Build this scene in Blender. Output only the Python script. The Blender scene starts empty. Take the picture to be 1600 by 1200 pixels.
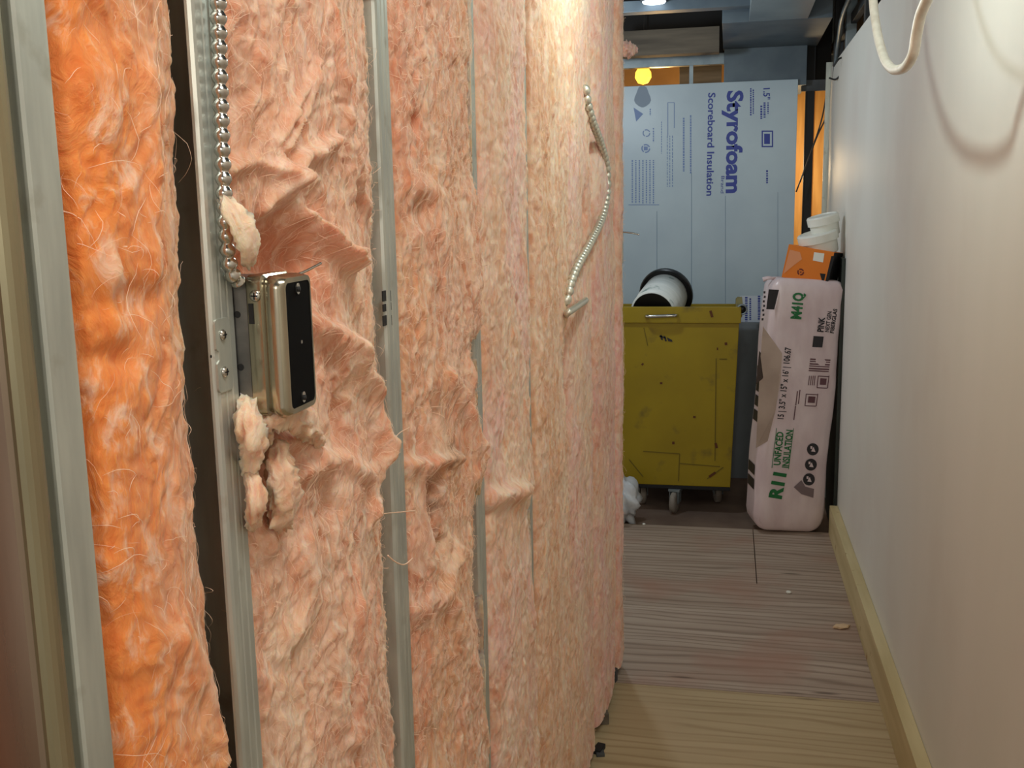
import bpy, bmesh, math, random
import numpy as np
from mathutils import Vector, Matrix
from mathutils.bvhtree import BVHTree

random.seed(7)
rng = np.random.default_rng(11)
sc = bpy.context.scene
COL = sc.collection

# ------------------------------------------------------------------ camera
F = 1595.0
EYE = 1.55
def _n(v):
    v = np.array(v, float); return v / np.linalg.norm(v)
_Y = _n([340, -280, F]); _D = _n([175, 9300, F]); _D = _n(_D - _Y * _D.dot(_Y))
_Z = -_D; _X = np.cross(_Y, _Z)
RC = np.array([_X, _Y, _Z])                     # camera coords (x right, y down, z ahead) -> world
cam = bpy.data.cameras.new('camera'); cam.sensor_width = 36; cam.lens = F / 1600 * 36
cam.clip_start = 0.02
camo = bpy.data.objects.new('camera', cam); COL.objects.link(camo)
M = Matrix.Identity(4)
for r in range(3):
    M[r][0] = RC[r, 0]; M[r][1] = -RC[r, 1]; M[r][2] = -RC[r, 2]
M[0][3], M[1][3], M[2][3] = 0, 0, EYE
camo.matrix_world = M
sc.camera = camo
CP = Vector((0, 0, EYE))
def ray(px, py): return Vector(RC @ _n([px - 800, py - 600, F]))
def onx(px, py, x): r = ray(px, py); return CP + r * (x / r.x)
def ony(px, py, y): r = ray(px, py); return CP + r * (y / r.y)
def onz(px, py, z): r = ray(px, py); return CP + r * ((z - EYE) / r.z)
def hit(px, py, P0, N):
    r = ray(px, py); return CP + r * ((P0 - CP).dot(N) / r.dot(N))

# ------------------------------------------------------------------ light
sc.view_settings.view_transform = 'Standard'; sc.view_settings.look = 'None'
sc.view_settings.gamma = 1.0; sc.view_settings.use_curve_mapping = False
sc.view_settings.exposure = 0.36
w = bpy.data.worlds.new('world'); sc.world = w; w.use_nodes = True
w.node_tree.nodes['Background'].inputs[0].default_value = (1.0, 0.90, 0.78, 1)
w.node_tree.nodes['Background'].inputs[1].default_value = 0.38
def lamp(name, kind, loc, energy, col, size=0.1, aim=None):
    l = bpy.data.lights.new(name, kind); l.energy = energy; l.color = col
    if kind == 'AREA': l.size = size
    else: l.shadow_soft_size = size
    o = bpy.data.objects.new(name, l); COL.objects.link(o); o.location = loc
    if aim is not None:
        o.rotation_euler = (Vector(aim) - Vector(loc)).to_track_quat('-Z', 'Y').to_euler()
    return o
lamp('work_light', 'POINT', (-0.10, -0.60, 1.85), 12.0, (1.0, 0.91, 0.79), 0.06)
lamp('near_fill_light', 'AREA', (0.30, 0.35, 2.75), 12.0, (1.0, 0.95, 0.86), 0.5, (-0.30, 1.1, 1.2))  # unseen fill light added to brighten the stud wall from the front
lamp('corridor_bulb', 'POINT', (-0.02, 2.24, 2.20), 9.0, (0.86, 1.0, 0.92), 0.03)
lamp('far_room_light', 'POINT', (-0.74, 4.45, 2.20), 20.0, (0.80, 0.92, 1.0), 0.07)
lamp('warm_bulb_light', 'POINT', (-0.45, 6.75, 2.15), 9.0, (1.0, 0.60, 0.22), 0.05)
lamp('warm_side_light', 'POINT', (0.28, 6.60, 1.75), 11.0, (1.0, 0.70, 0.38), 0.08)

# ------------------------------------------------------------------ helpers
def s2l(c):
    return tuple(((v / 255) / 12.92 if v / 255 <= 0.04045 else ((v / 255 + 0.055) / 1.055) ** 2.4) for v in c)
def newmat(name, rgb=(200, 200, 200), rough=0.6, metal=0.0, spec=0.5):
    m = bpy.data.materials.new(name); m.use_nodes = True
    b = m.node_tree.nodes['Principled BSDF']
    b.inputs['Base Color'].default_value = (*s2l(rgb), 1); b.inputs['Roughness'].default_value = rough
    b.inputs['Metallic'].default_value = metal; b.inputs['Specular IOR Level'].default_value = spec
    return m
def noisy(name, a, b_, rough=0.6, metal=0.0, scale=8.0, stretch=(1, 1, 1), bump=0.1, detail=6, lo=0.35, hi=0.65,
          rvar=0.0, dist=0.002, spec=0.5, c3=None, c3scale=3.0, c3lo=.6, c3hi=.7):
    m = newmat(name, a, rough, metal, spec); nt = m.node_tree; N = nt.nodes; L = nt.links
    p = N['Principled BSDF']
    tc = N.new('ShaderNodeTexCoord'); mp = N.new('ShaderNodeMapping'); mp.inputs['Scale'].default_value = stretch
    L.new(tc.outputs['Object'], mp.inputs['Vector'])
    n = N.new('ShaderNodeTexNoise'); n.inputs['Scale'].default_value = scale; n.inputs['Detail'].default_value = detail
    L.new(mp.outputs[0], n.inputs['Vector'])
    cr = N.new('ShaderNodeValToRGB'); cr.color_ramp.elements[0].position = lo; cr.color_ramp.elements[1].position = hi
    cr.color_ramp.elements[0].color = (*s2l(a), 1); cr.color_ramp.elements[1].color = (*s2l(b_), 1)
    L.new(n.outputs['Fac'], cr.inputs['Fac'])
    out = cr.outputs[0]
    if c3:
        n3 = N.new('ShaderNodeTexNoise'); n3.inputs['Scale'].default_value = c3scale; n3.inputs['Detail'].default_value = 5
        L.new(tc.outputs['Object'], n3.inputs['Vector'])
        mr = N.new('ShaderNodeMapRange'); mr.inputs[1].default_value = c3lo; mr.inputs[2].default_value = c3hi
        L.new(n3.outputs['Fac'], mr.inputs[0])
        mx = N.new('ShaderNodeMixRGB'); L.new(mr.outputs[0], mx.inputs[0]); L.new(out, mx.inputs[1])
        mx.inputs[2].default_value = (*s2l(c3), 1); out = mx.outputs[0]
    L.new(out, p.inputs['Base Color'])
    if rvar:
        mr = N.new('ShaderNodeMapRange'); mr.inputs[3].default_value = rough - rvar; mr.inputs[4].default_value = rough + rvar
        L.new(n.outputs['Fac'], mr.inputs[0]); L.new(mr.outputs[0], p.inputs['Roughness'])
    if bump:
        bp = N.new('ShaderNodeBump'); bp.inputs['Strength'].default_value = bump; bp.inputs['Distance'].default_value = dist
        L.new(n.outputs['Fac'], bp.inputs['Height']); L.new(bp.outputs[0], p.inputs['Normal'])
    return m
def emis(name, rgb, s):
    m = newmat(name, rgb); b = m.node_tree.nodes['Principled BSDF']
    b.inputs['Emission Color'].default_value = (*s2l(rgb), 1); b.inputs['Emission Strength'].default_value = s
    return m

def link(name, me, mat=None, parent=None, smooth=False):
    o = bpy.data.objects.new(name, me); COL.objects.link(o)
    if mat is not None: me.materials.append(mat)
    if parent is not None: o.parent = parent
    if smooth:
        me.polygons.foreach_set('use_smooth', [True] * len(me.polygons))
    return o
def bm_obj(name, bm, mat=None, parent=None, smooth=False, bevel=0, seg=2):
    bmesh.ops.recalc_face_normals(bm, faces=bm.faces)
    if bevel:
        bmesh.ops.bevel(bm, geom=bm.edges[:], offset=bevel, segments=seg, affect='EDGES', profile=0.6)
    me = bpy.data.meshes.new(name); bm.to_mesh(me); bm.free()
    return link(name, me, mat, parent, smooth)
def box(bm, a, b):
    x0, y0, z0 = a; x1, y1, z1 = b
    v = [bm.verts.new(p) for p in ((x0, y0, z0), (x1, y0, z0), (x1, y1, z0), (x0, y1, z0), (x0, y0, z1), (x1, y0, z1), (x1, y1, z1), (x0, y1, z1))]
    for f in ((0, 3, 2, 1), (4, 5, 6, 7), (0, 1, 5, 4), (1, 2, 6, 5), (2, 3, 7, 6), (3, 0, 4, 7)):
        bm.faces.new([v[i] for i in f])
    return v
def boxo(name, a, b, mat, parent=None, bevel=0):
    bm = bmesh.new(); box(bm, a, b); return bm_obj(name, bm, mat, parent, False, bevel)
def tag(o, label, cat, group=None):
    o['label'] = label; o['category'] = cat
    if group: o['group'] = group
    return o
def struct(o): o['kind'] = 'structure'; return o
def thing(name, loc, label, cat, group=None, rot=None):
    o = bpy.data.objects.new(name, None); COL.objects.link(o); o.location = loc; o.empty_display_size = 0.05
    if rot is not None: o.rotation_euler = rot
    return tag(o, label, cat, group)
def adopt(root, *objs):
    """parent world-space built meshes, keeping them where they are"""
    mi = Matrix.LocRotScale(root.location, root.rotation_euler, None).inverted()
    for o in objs:
        o.parent = root; o.matrix_parent_inverse = mi
def catmull(P, n=8):
    P = [Vector(p) for p in P]; out = []
    Q = [P[0] * 2 - P[1]] + P + [P[-1] * 2 - P[-2]]
    for i in range(1, len(Q) - 2):
        for k in range(n):
            t = k / n; a, b, c, d = Q[i - 1], Q[i], Q[i + 1], Q[i + 2]
            out.append(0.5 * ((2 * b) + (c - a) * t + (2 * a - 5 * b + 4 * c - d) * t * t + (3 * b - a - 3 * c + d) * t ** 3))
    out.append(P[-1]); return out
def resample(P, step):
    out = [P[0]]; acc = 0
    L = [0]
    for i in range(1, len(P)): L.append(L[-1] + (P[i] - P[i - 1]).length)
    n = max(2, int(L[-1] / step)); j = 0; out = []
    for k in range(n + 1):
        s = L[-1] * k / n
        while j < len(P) - 2 and L[j + 1] < s: j += 1
        t = (s - L[j]) / max(1e-9, L[j + 1] - L[j]); out.append(P[j].lerp(P[j + 1], t))
    return out, L[-1]
def tube_mesh(P, rad, seg=10, radfn=None, cap=True):
    bm = bmesh.new(); rings = []; T0 = None; nrm = None; s = 0
    for i, p in enumerate(P):
        t = (P[min(i + 1, len(P) - 1)] - P[max(i - 1, 0)]).normalized()
        if nrm is None:
            nrm = t.orthogonal().normalized()
        else:
            nrm = (nrm - t * nrm.dot(t)).normalized(); s += (p - P[i - 1]).length
        bn = t.cross(nrm); ring = []
        for k in range(seg):
            a = 2 * math.pi * k / seg
            r = radfn(s, a, i) if radfn else rad
            ring.append(bm.verts.new(p + (nrm * math.cos(a) + bn * math.sin(a)) * r))
        rings.append(ring)
    for a, b in zip(rings, rings[1:]):
        for k in range(seg): bm.faces.new((a[k], a[(k + 1) % seg], b[(k + 1) % seg], b[k]))
    if cap: bm.faces.new(rings[0][::-1]); bm.faces.new(rings[-1])
    return bm
def tube(name, pts, rad, mat, parent=None, seg=10, n=8, radfn=None, step=None):
    P = catmull(pts, n)
    if step: P, _ = resample(P, step)
    return bm_obj(name, tube_mesh(P, rad, seg, radfn), mat, parent, True)
def lathe(prof, seg=32):
    bm = bmesh.new(); R = []
    for r, z in prof: R.append([bm.verts.new((r * math.cos(2 * math.pi * k / seg), r * math.sin(2 * math.pi * k / seg), z)) for k in range(seg)])
    for a, b in zip(R, R[1:]):
        for k in range(seg): bm.faces.new((a[k], a[(k + 1) % seg], b[(k + 1) % seg], b[k]))
    if prof[0][0] > 1e-6: bm.faces.new(R[0][::-1])
    if prof[-1][0] > 1e-6: bm.faces.new(R[-1])
    return bm
def axis_mat(p, d):
    q = Vector(d).to_track_quat('Z', 'Y'); return Matrix.Translation(p) @ q.to_matrix().to_4x4()
def text_mesh(body, bold=0.0):
    c = bpy.data.curves.new('writing', 'FONT'); c.body = body; c.size = 1; c.offset = bold; c.extrude = 0; c.resolution_u = 3
    o = bpy.data.objects.new('writing', c); COL.objects.link(o)
    bpy.context.view_layer.update()
    dg = bpy.context.evaluated_depsgraph_get()
    me = bpy.data.meshes.new_from_object(o.evaluated_get(dg))
    bpy.data.objects.remove(o); bpy.data.curves.remove(c)
    return me
def writing(name, body, A, B, hpx, P0, N, mat, parent, bold=0.0, off=0.001, bvh=None, thick=True):
    """text whose baseline runs from photo point A to B on the plane (P0,N); hpx = letter height"""
    me = text_mesh(body, bold)
    n = len(me.vertices); co = np.empty(n * 3); me.vertices.foreach_get('co', co); co = co.reshape(-1, 3)
    mn = co.min(0); mx = co.max(0)
    a = hit(*A, P0, N); b = hit(*B, P0, N); N = N.normalized()
    xd = (b - a); L = xd.length; xd.normalize(); yd = N.cross(xd)
    mpp = (a - CP).length / F
    cap = 0.70
    sx = L / (mx[0] - mn[0]); sy = hpx * mpp / cap
    X = (co[:, 0] - mn[0]) * sx; Yv = co[:, 1] * sy
    W = np.array(a)[None] + X[:, None] * np.array(xd)[None] + Yv[:, None] * np.array(yd)[None]
    W += np.array(N)[None] * off
    if bvh:
        for i in range(n):
            h = bvh.ray_cast(Vector(W[i]) + N * 0.15, -N, 0.4)
            if h[0]: W[i] = np.array(h[0] + N * off)
    me.vertices.foreach_set('co', W.ravel()); me.update()
    o = link(name, me, mat); adopt(parent, o)
    return o
def quad_marks(name, rects, P0, N, mat, parent, off=0.001, bvh=None):
    """flat printed patches: each rect = 4 photo points"""
    bm = bmesh.new(); N = N.normalized()
    for R in rects:
        vs = []
        for p in R:
            q = hit(*p, P0, N) + N * off
            if bvh:
                h = bvh.ray_cast(q + N * 0.15, -N, 0.4)
                if h[0]: q = h[0] + N * off
            vs.append(bm.verts.new(q))
        bm.faces.new(vs)
    me = bpy.data.meshes.new(name); bm.to_mesh(me); bm.free()
    o = link(name, me, mat); adopt(parent, o); return o
def rct(x0, y0, x1, y1): return [(x0, y0), (x0, y1), (x1, y1), (x1, y0)]
def dashes(x, y0, y1, wd, step=5, fill=3.2):
    """a vertical line of tiny illegible print"""
    out = []; y = y0
    while y < y1:
        l = random.uniform(1.5, fill); out.append(rct(x, y, x + wd, min(y + l, y1))); y += l + random.uniform(.8, step - fill)
    return out

# numpy gradient noise -------------------------------------------------
def perlin(x, y, seed=0):
    r = np.random.default_rng(seed); perm = r.permutation(256); perm = np.concatenate([perm, perm])
    ang = r.uniform(0, 2 * np.pi, 256); gx, gy = np.cos(ang), np.sin(ang)
    xi = np.floor(x).astype(int); yi = np.floor(y).astype(int); xf = x - xi; yf = y - yi
    u = xf ** 3 * (xf * (xf * 6 - 15) + 10); v = yf ** 3 * (yf * (yf * 6 - 15) + 10)
    def g(ix, iy, dx, dy):
        h = perm[(perm[ix & 255] + iy) & 255]; return gx[h] * dx + gy[h] * dy
    a = g(xi, yi, xf, yf); b = g(xi + 1, yi, xf - 1, yf); c = g(xi, yi + 1, xf, yf - 1); d = g(xi + 1, yi + 1, xf - 1, yf - 1)
    return ((a + u * (b - a)) + v * ((c + u * (d - c)) - (a + u * (b - a)))) * 1.45
def fbm(x, y, seed=0, o=4, kind=0):
    s = 0; a = 1; tot = 0
    for k in range(o):
        n = perlin(x * 2 ** k, y * 2 ** k, seed + k * 17)
        if kind == 1: n = 1 - 2 * np.abs(n) * 1.4      # ridged
        if kind == 2: n = 2 * np.abs(n) * 1.4 - 1      # billow
        s = s + a * n; tot += a; a *= 0.52
    return s / tot
def smooth(e0, e1, x):
    t = np.clip((x - e0) / (e1 - e0), 0, 1); return t * t * (3 - 2 * t)

# ------------------------------------------------------------------ materials
def wood_floor(name, a, b_, dark, stain):
    m = newmat(name, a, 0.62); nt = m.node_tree; N = nt.nodes; L = nt.links; p = N['Principled BSDF']
    tc = N.new('ShaderNodeTexCoord'); mp = N.new('ShaderNodeMapping'); mp.inputs['Scale'].default_value = (0.55, 9, 9)
    L.new(tc.outputs['Object'], mp.inputs['Vector'])
    n = N.new('ShaderNodeTexNoise'); n.inputs['Scale'].default_value = 2.2; n.inputs['Detail'].default_value = 8; n.inputs['Distortion'].default_value = 0.6
    L.new(mp.outputs[0], n.inputs['Vector'])
    cr = N.new('ShaderNodeValToRGB'); e = cr.color_ramp.elements
    e[0].position = 0.3; e[1].position = 0.7; e[0].color = (*s2l(a), 1); e[1].color = (*s2l(b_), 1)
    L.new(n.outputs['Fac'], cr.inputs[0])
    wv = N.new('ShaderNodeTexWave'); wv.wave_type = 'BANDS'; wv.bands_direction = 'Y'
    wv.inputs['Scale'].default_value = 5; wv.inputs['Distortion'].default_value = 16; wv.inputs['Detail'].default_value = 3
    wv.inputs['Detail Scale'].default_value = 0.6
    mp2 = N.new('ShaderNodeMapping'); mp2.inputs['Scale'].default_value = (0.22, 1.6, 1); L.new(tc.outputs['Object'], mp2.inputs[0]); L.new(mp2.outputs[0], wv.inputs[0])
    mr = N.new('ShaderNodeMapRange'); mr.inputs[1].default_value = 0.0; mr.inputs[2].default_value = 0.30; mr.inputs[3].default_value = 0.6; mr.inputs[4].default_value = 0.0
    L.new(wv.outputs['Fac'], mr.inputs[0])
    mx = N.new('ShaderNodeMixRGB'); L.new(mr.outputs[0], mx.inputs[0]); L.new(cr.outputs[0], mx.inputs[1]); mx.inputs[2].default_value = (*s2l(dark), 1)
    n2 = N.new('ShaderNodeTexNoise'); n2.inputs['Scale'].default_value = 2.3; n2.inputs['Detail'].default_value = 5; L.new(tc.outputs['Object'], n2.inputs['Vector'])
    mr2 = N.new('ShaderNodeMapRange'); mr2.inputs[1].default_value = 0.5; mr2.inputs[2].default_value = 0.68; mr2.inputs[4].default_value = 0.7
    L.new(n2.outputs['Fac'], mr2.inputs[0])
    mx2 = N.new('ShaderNodeMixRGB'); L.new(mr2.outputs[0], mx2.inputs[0]); L.new(mx.outputs[0], mx2.inputs[1]); mx2.inputs[2].default_value = (*s2l(stain), 1)
    # short knots / cracks
    mp3 = N.new('ShaderNodeMapping'); mp3.inputs['Scale'].default_value = (3.0, 17, 1); L.new(tc.outputs['Object'], mp3.inputs[0])
    vo = N.new('ShaderNodeTexVoronoi'); vo.inputs['Scale'].default_value = 1.0; L.new(mp3.outputs[0], vo.inputs['Vector'])
    mr3 = N.new('ShaderNodeMapRange'); mr3.inputs[1].default_value = 0.06; mr3.inputs[2].default_value = 0.17; mr3.inputs[3].default_value = 0.75; mr3.inputs[4].default_value = 0
    L.new(vo.outputs['Distance'], mr3.inputs[0])
    sep = N.new('ShaderNodeSeparateColor'); L.new(vo.outputs['Color'], sep.inputs[0])
    gt = N.new('ShaderNodeMath'); gt.operation = 'GREATER_THAN'; gt.inputs[1].default_value = 0.6; L.new(sep.outputs[0], gt.inputs[0])
    ml = N.new('ShaderNodeMath'); ml.operation = 'MULTIPLY'; L.new(gt.outputs[0], ml.inputs[0]); L.new(mr3.outputs[0], ml.inputs[1])
    mx3 = N.new('ShaderNodeMixRGB'); L.new(ml.outputs[0], mx3.inputs[0]); L.new(mx2.outputs[0], mx3.inputs[1]); mx3.inputs[2].default_value = (*s2l((70, 52, 40)), 1)
    L.new(mx3.outputs[0], p.inputs['Base Color'])
    bp = N.new('ShaderNodeBump'); bp.inputs['Strength'].default_value = 0.25; bp.inputs['Distance'].default_value = 0.002
    L.new(n.outputs['Fac'], bp.inputs['Height']); L.new(bp.outputs[0], p.inputs['Normal'])
    return m
M_ply_near = wood_floor('plywood_tan', (168, 148, 112), (190, 170, 134), (150, 126, 90), (180, 158, 122))
M_ply_far = wood_floor('plywood_grey', (158, 138, 122), (184, 166, 150), (112, 92, 78), (164, 124, 106))
M_floor_dark = noisy('dusty_dark_floor', (104, 84, 72), (122, 102, 88), 0.85, scale=5)
M_dry = noisy('drywall_paint', (222, 222, 214), (228, 227, 220), 0.55, scale=3, bump=0.06, stretch=(1, 1, .3), rvar=0.05, c3=(214, 206, 198), c3scale=1.3, c3lo=.5, c3hi=.8)
M_ceil = noisy('dark_ceiling', (40, 44, 50), (58, 64, 70), 0.9, scale=4)
M_galv = noisy('galvanised_steel', (176, 182, 176), (196, 202, 194), 0.40, 0.55, scale=60, stretch=(1, 1, .15), bump=0.05, rvar=0.08, c3=(168, 170, 160), c3scale=20)
M_galv_dark = noisy('galvanised_steel_web_reflection', (146, 132, 118), (168, 152, 136), 0.28, 0.9, scale=30, stretch=(1, 1, .1), bump=0.04, rvar=0.08)  # brown reflections on the web put into its steel colour
M_box = noisy('box_steel', (150, 146, 130), (182, 176, 156), 0.22, 0.95, scale=40, stretch=(1, 1, .2), bump=0.08, rvar=0.08)
M_box2 = noisy('box_steel_dull', (112, 112, 112), (140, 138, 136), 0.38, 0.8, scale=40, bump=0.05)
M_chrome = newmat('bright_steel', (205, 205, 200), 0.2, 1.0)
M_armour = newmat('zinc_armour', (220, 218, 204), 0.42, 0.75)
M_black = newmat('black_plastic', (9, 9, 11), 0.35)
M_black_dull = newmat('black_paint', (20, 20, 22), 0.7)
M_pine = noisy('pine_board', (186, 168, 122), (206, 190, 146), 0.6, scale=6, stretch=(3, .3, 3), bump=0.2, c3=(150, 116, 70), c3scale=14, c3lo=.66, c3hi=.74)
M_timber = noisy('timber', (190, 140, 74), (214, 166, 96), 0.65, scale=8, stretch=(4, 4, .4), bump=0.2)
M_brown = noisy('brown_beam', (84, 76, 66), (112, 102, 88), 0.8, scale=6, stretch=(.4, 4, 4), bump=0.2)
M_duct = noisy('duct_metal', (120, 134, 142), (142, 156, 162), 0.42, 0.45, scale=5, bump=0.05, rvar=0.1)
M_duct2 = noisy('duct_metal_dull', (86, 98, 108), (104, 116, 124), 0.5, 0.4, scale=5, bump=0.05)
M_greyst = noisy('grey_steel', (120, 132, 138), (148, 158, 162), 0.45, 0.5, scale=9, bump=0.05)
M_dkgrey = noisy('dark_grey_metal', (60, 64, 68), (84, 88, 92), 0.6, 0.3, scale=8, bump=0.1)
M_foam = noisy('blue_foam', (172, 190, 202), (182, 200, 210), 0.36, scale=3, bump=0.02, spec=0.5)
M_ink = newmat('blue_ink', (44, 62, 150), 0.5)
M_ink_pale = newmat('pale_blue_ink', (112, 136, 184), 0.5)
M_white_strip = newmat('white_print_strip', (206, 214, 226), 0.5)
M_greysheet = noisy('grey_sheet', (116, 122, 128), (128, 134, 140), 0.7, scale=4, bump=0.03)
M_yellow = noisy('yellow_paint', (142, 120, 4), (158, 135, 8), 0.45, scale=4, bump=0.12, detail=9, lo=.3, hi=.7, c3=(104, 88, 30), c3scale=8, c3lo=.58, c3hi=.74)
M_seam = newmat('dirty_seam', (108, 92, 18), 0.8)
M_rust = newmat('rust_mark', (92, 50, 16), 0.8)
M_rubber = noisy('grey_rubber', (120, 112, 104), (150, 142, 132), 0.7, scale=20)
M_bag = noisy('pink_film', (206, 184, 186), (224, 206, 206), 0.32, scale=7, stretch=(1.4, 1, .6), bump=0.5, dist=0.012, detail=4)
M_bag_side = noisy('beige_batt_window', (168, 146, 132), (188, 166, 152), 0.4, scale=6, bump=0.2)
M_green = newmat('green_ink', (16, 104, 52), 0.5)
M_blackink = newmat('black_ink', (38, 34, 38), 0.5)
M_maroon = newmat('maroon_ink', (96, 60, 66), 0.5)
M_orange = noisy('orange_card', (224, 118, 16), (232, 130, 26), 0.5, scale=4, bump=0.05)
M_peach = newmat('peach_print', (226, 150, 104), 0.5)
M_white_pl = noisy('white_plastic', (226, 226, 216), (236, 236, 228), 0.35, scale=4, bump=0.02)
M_plasticbag = noisy('clear_white_plastic', (190, 196, 204), (214, 218, 222), 0.3, scale=9, bump=0.6, dist=0.01)
M_cable = noisy('white_cable_sheath', (214, 208, 196), (230, 226, 216), 0.3, scale=40, bump=0.1)
M_wire = newmat('thin_dark_wire', (40, 40, 40), 0.5)
M_dark_green = noisy('dark_green_board', (34, 42, 38), (46, 54, 48), 0.6, scale=6)
M_bulb = emis('glowing_bulb', (255, 190, 60), 2.2)
M_tube = emis('glowing_tube', (235, 245, 255), 3.0)

# insulation -----------------------------------------------------------
def insul_mat(name, fib=1.0):
    m = newmat(name, (220, 150, 120), 0.85, 0, 0.25); nt = m.node_tree; N = nt.nodes; L = nt.links; p = N['Principled BSDF']
    at = N.new('ShaderNodeAttribute'); at.attribute_name = 'tone'
    tc = N.new('ShaderNodeTexCoord')
    nw = N.new('ShaderNodeTexNoise'); nw.inputs['Scale'].default_value = 9; nw.inputs['Detail'].default_value = 3; L.new(tc.outputs['Object'], nw.inputs['Vector'])
    mixv = N.new('ShaderNodeMixRGB'); mixv.blend_type = 'LINEAR_LIGHT'; mixv.inputs[0].default_value = 0.05
    L.new(tc.outputs['Object'], mixv.inputs[1]); L.new(nw.outputs['Color'], mixv.inputs[2])
    mp = N.new('ShaderNodeMapping'); mp.inputs['Scale'].default_value = (1, 1, .35); L.new(mixv.outputs[0], mp.inputs[0])
    n = N.new('ShaderNodeTexNoise'); n.inputs['Scale'].default_value = 70 * fib; n.inputs['Detail'].default_value = 7; n.inputs['Roughness'].default_value = 0.65
    L.new(mp.outputs[0], n.inputs['Vector'])
    cr = N.new('ShaderNodeMapRange'); cr.inputs[1].default_value = 0.52; cr.inputs[2].default_value = 0.68; cr.inputs[3].default_value = 0; cr.inputs[4].default_value = 0.6
    L.new(n.outputs['Fac'], cr.inputs[0])
    mx = N.new('ShaderNodeMixRGB'); L.new(cr.outputs[0], mx.inputs[0]); L.new(at.outputs['Color'], mx.inputs[1]); mx.inputs[2].default_value = (*s2l((250, 222, 200)), 1)  # pale flecks: speckled highlights painted into the wool colour
    cr2 = N.new('ShaderNodeMapRange'); cr2.inputs[1].default_value = 0.5; cr2.inputs[2].default_value = 0.34; cr2.inputs[3].default_value = 0; cr2.inputs[4].default_value = 0.75
    L.new(n.outputs['Fac'], cr2.inputs[0])
    mx2 = N.new('ShaderNodeMixRGB'); mx2.blend_type = 'MULTIPLY'; L.new(cr2.outputs[0], mx2.inputs[0]); L.new(mx.outputs[0], mx2.inputs[1]); mx2.inputs[2].default_value = (.88, .66, .54, 1)
    L.new(mx2.outputs[0], p.inputs['Base Color'])
    n2 = N.new('ShaderNodeTexNoise'); n2.inputs['Scale'].default_value = 190 * fib; n2.inputs['Detail'].default_value = 4; L.new(mp.outputs[0], n2.inputs['Vector'])
    ad = N.new('ShaderNodeMath'); ad.operation = 'MULTIPLY_ADD'; ad.inputs[1].default_value = 0.35; L.new(n2.outputs['Fac'], ad.inputs[0]); L.new(n.outputs['Fac'], ad.inputs[2])
    bp = N.new('ShaderNodeBump'); bp.inputs['Strength'].default_value = 0.8; bp.inputs['Distance'].default_value = 0.005
    L.new(ad.outputs[0], bp.inputs['Height']); L.new(bp.outputs[0], p.inputs['Normal'])
    p.inputs['Subsurface Weight'].default_value = 0.6
    p.inputs['Subsurface Radius'].default_value = (1.0, 0.42, 0.22); p.inputs['Subsurface Scale'].default_value = 0.014
    p.inputs['Sheen Weight'].default_value = 0.15; p.inputs['Sheen Roughness'].default_value = 0.5
    return m
M_ins = insul_mat('pink_fibreglass', 1.0)
M_ins_far = insul_mat('pink_fibreglass_far', 0.75)
M_fib = newmat('loose_glass_fibre', (250, 214, 186), 0.6, 0, 0.4)

XF = -0.38            # plane of the stud faces
TOP = 2.42
STUDS = [0.70, 1.105, 1.51, 1.915, 2.32, 2.725, 3.13]

def poly_d(Yg, Zg, pts):
    """distance to a polyline in the (y,z) plane, and position along it"""
    best = np.full(Yg.shape, 9.0); side = np.zeros(Yg.shape)
    for (y0, z0), (y1, z1) in zip(pts, pts[1:]):
        dy, dz = y1 - y0, z1 - z0; L2 = dy * dy + dz * dz + 1e-12
        t = np.clip(((Yg - y0) * dy + (Zg - z0) * dz) / L2, 0, 1)
        ey, ez = Yg - y0 - t * dy, Zg - z0 - t * dz; d = np.sqrt(ey * ey + ez * ez)
        s = np.sign(ey * dz - ez * dy); m = d < best
        best = np.where(m, d, best); side = np.where(m, s, side)
    return best, side
def wyz(px, py): p = onx(px, py, XF + 0.015); return (p.y, p.z)

def pal(w):   # palette mix by noise fields
    pass
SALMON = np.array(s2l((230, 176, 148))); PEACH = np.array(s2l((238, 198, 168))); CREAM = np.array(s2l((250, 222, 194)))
PINK = np.array(s2l((242, 192, 184))); GLOW_ORANGE = np.array(s2l((242, 142, 58))); TAN = np.array(s2l((226, 174, 132)))
DEEP = np.array(s2l((216, 140, 104))); DIRT = np.array(s2l((118, 104, 92)))

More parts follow.
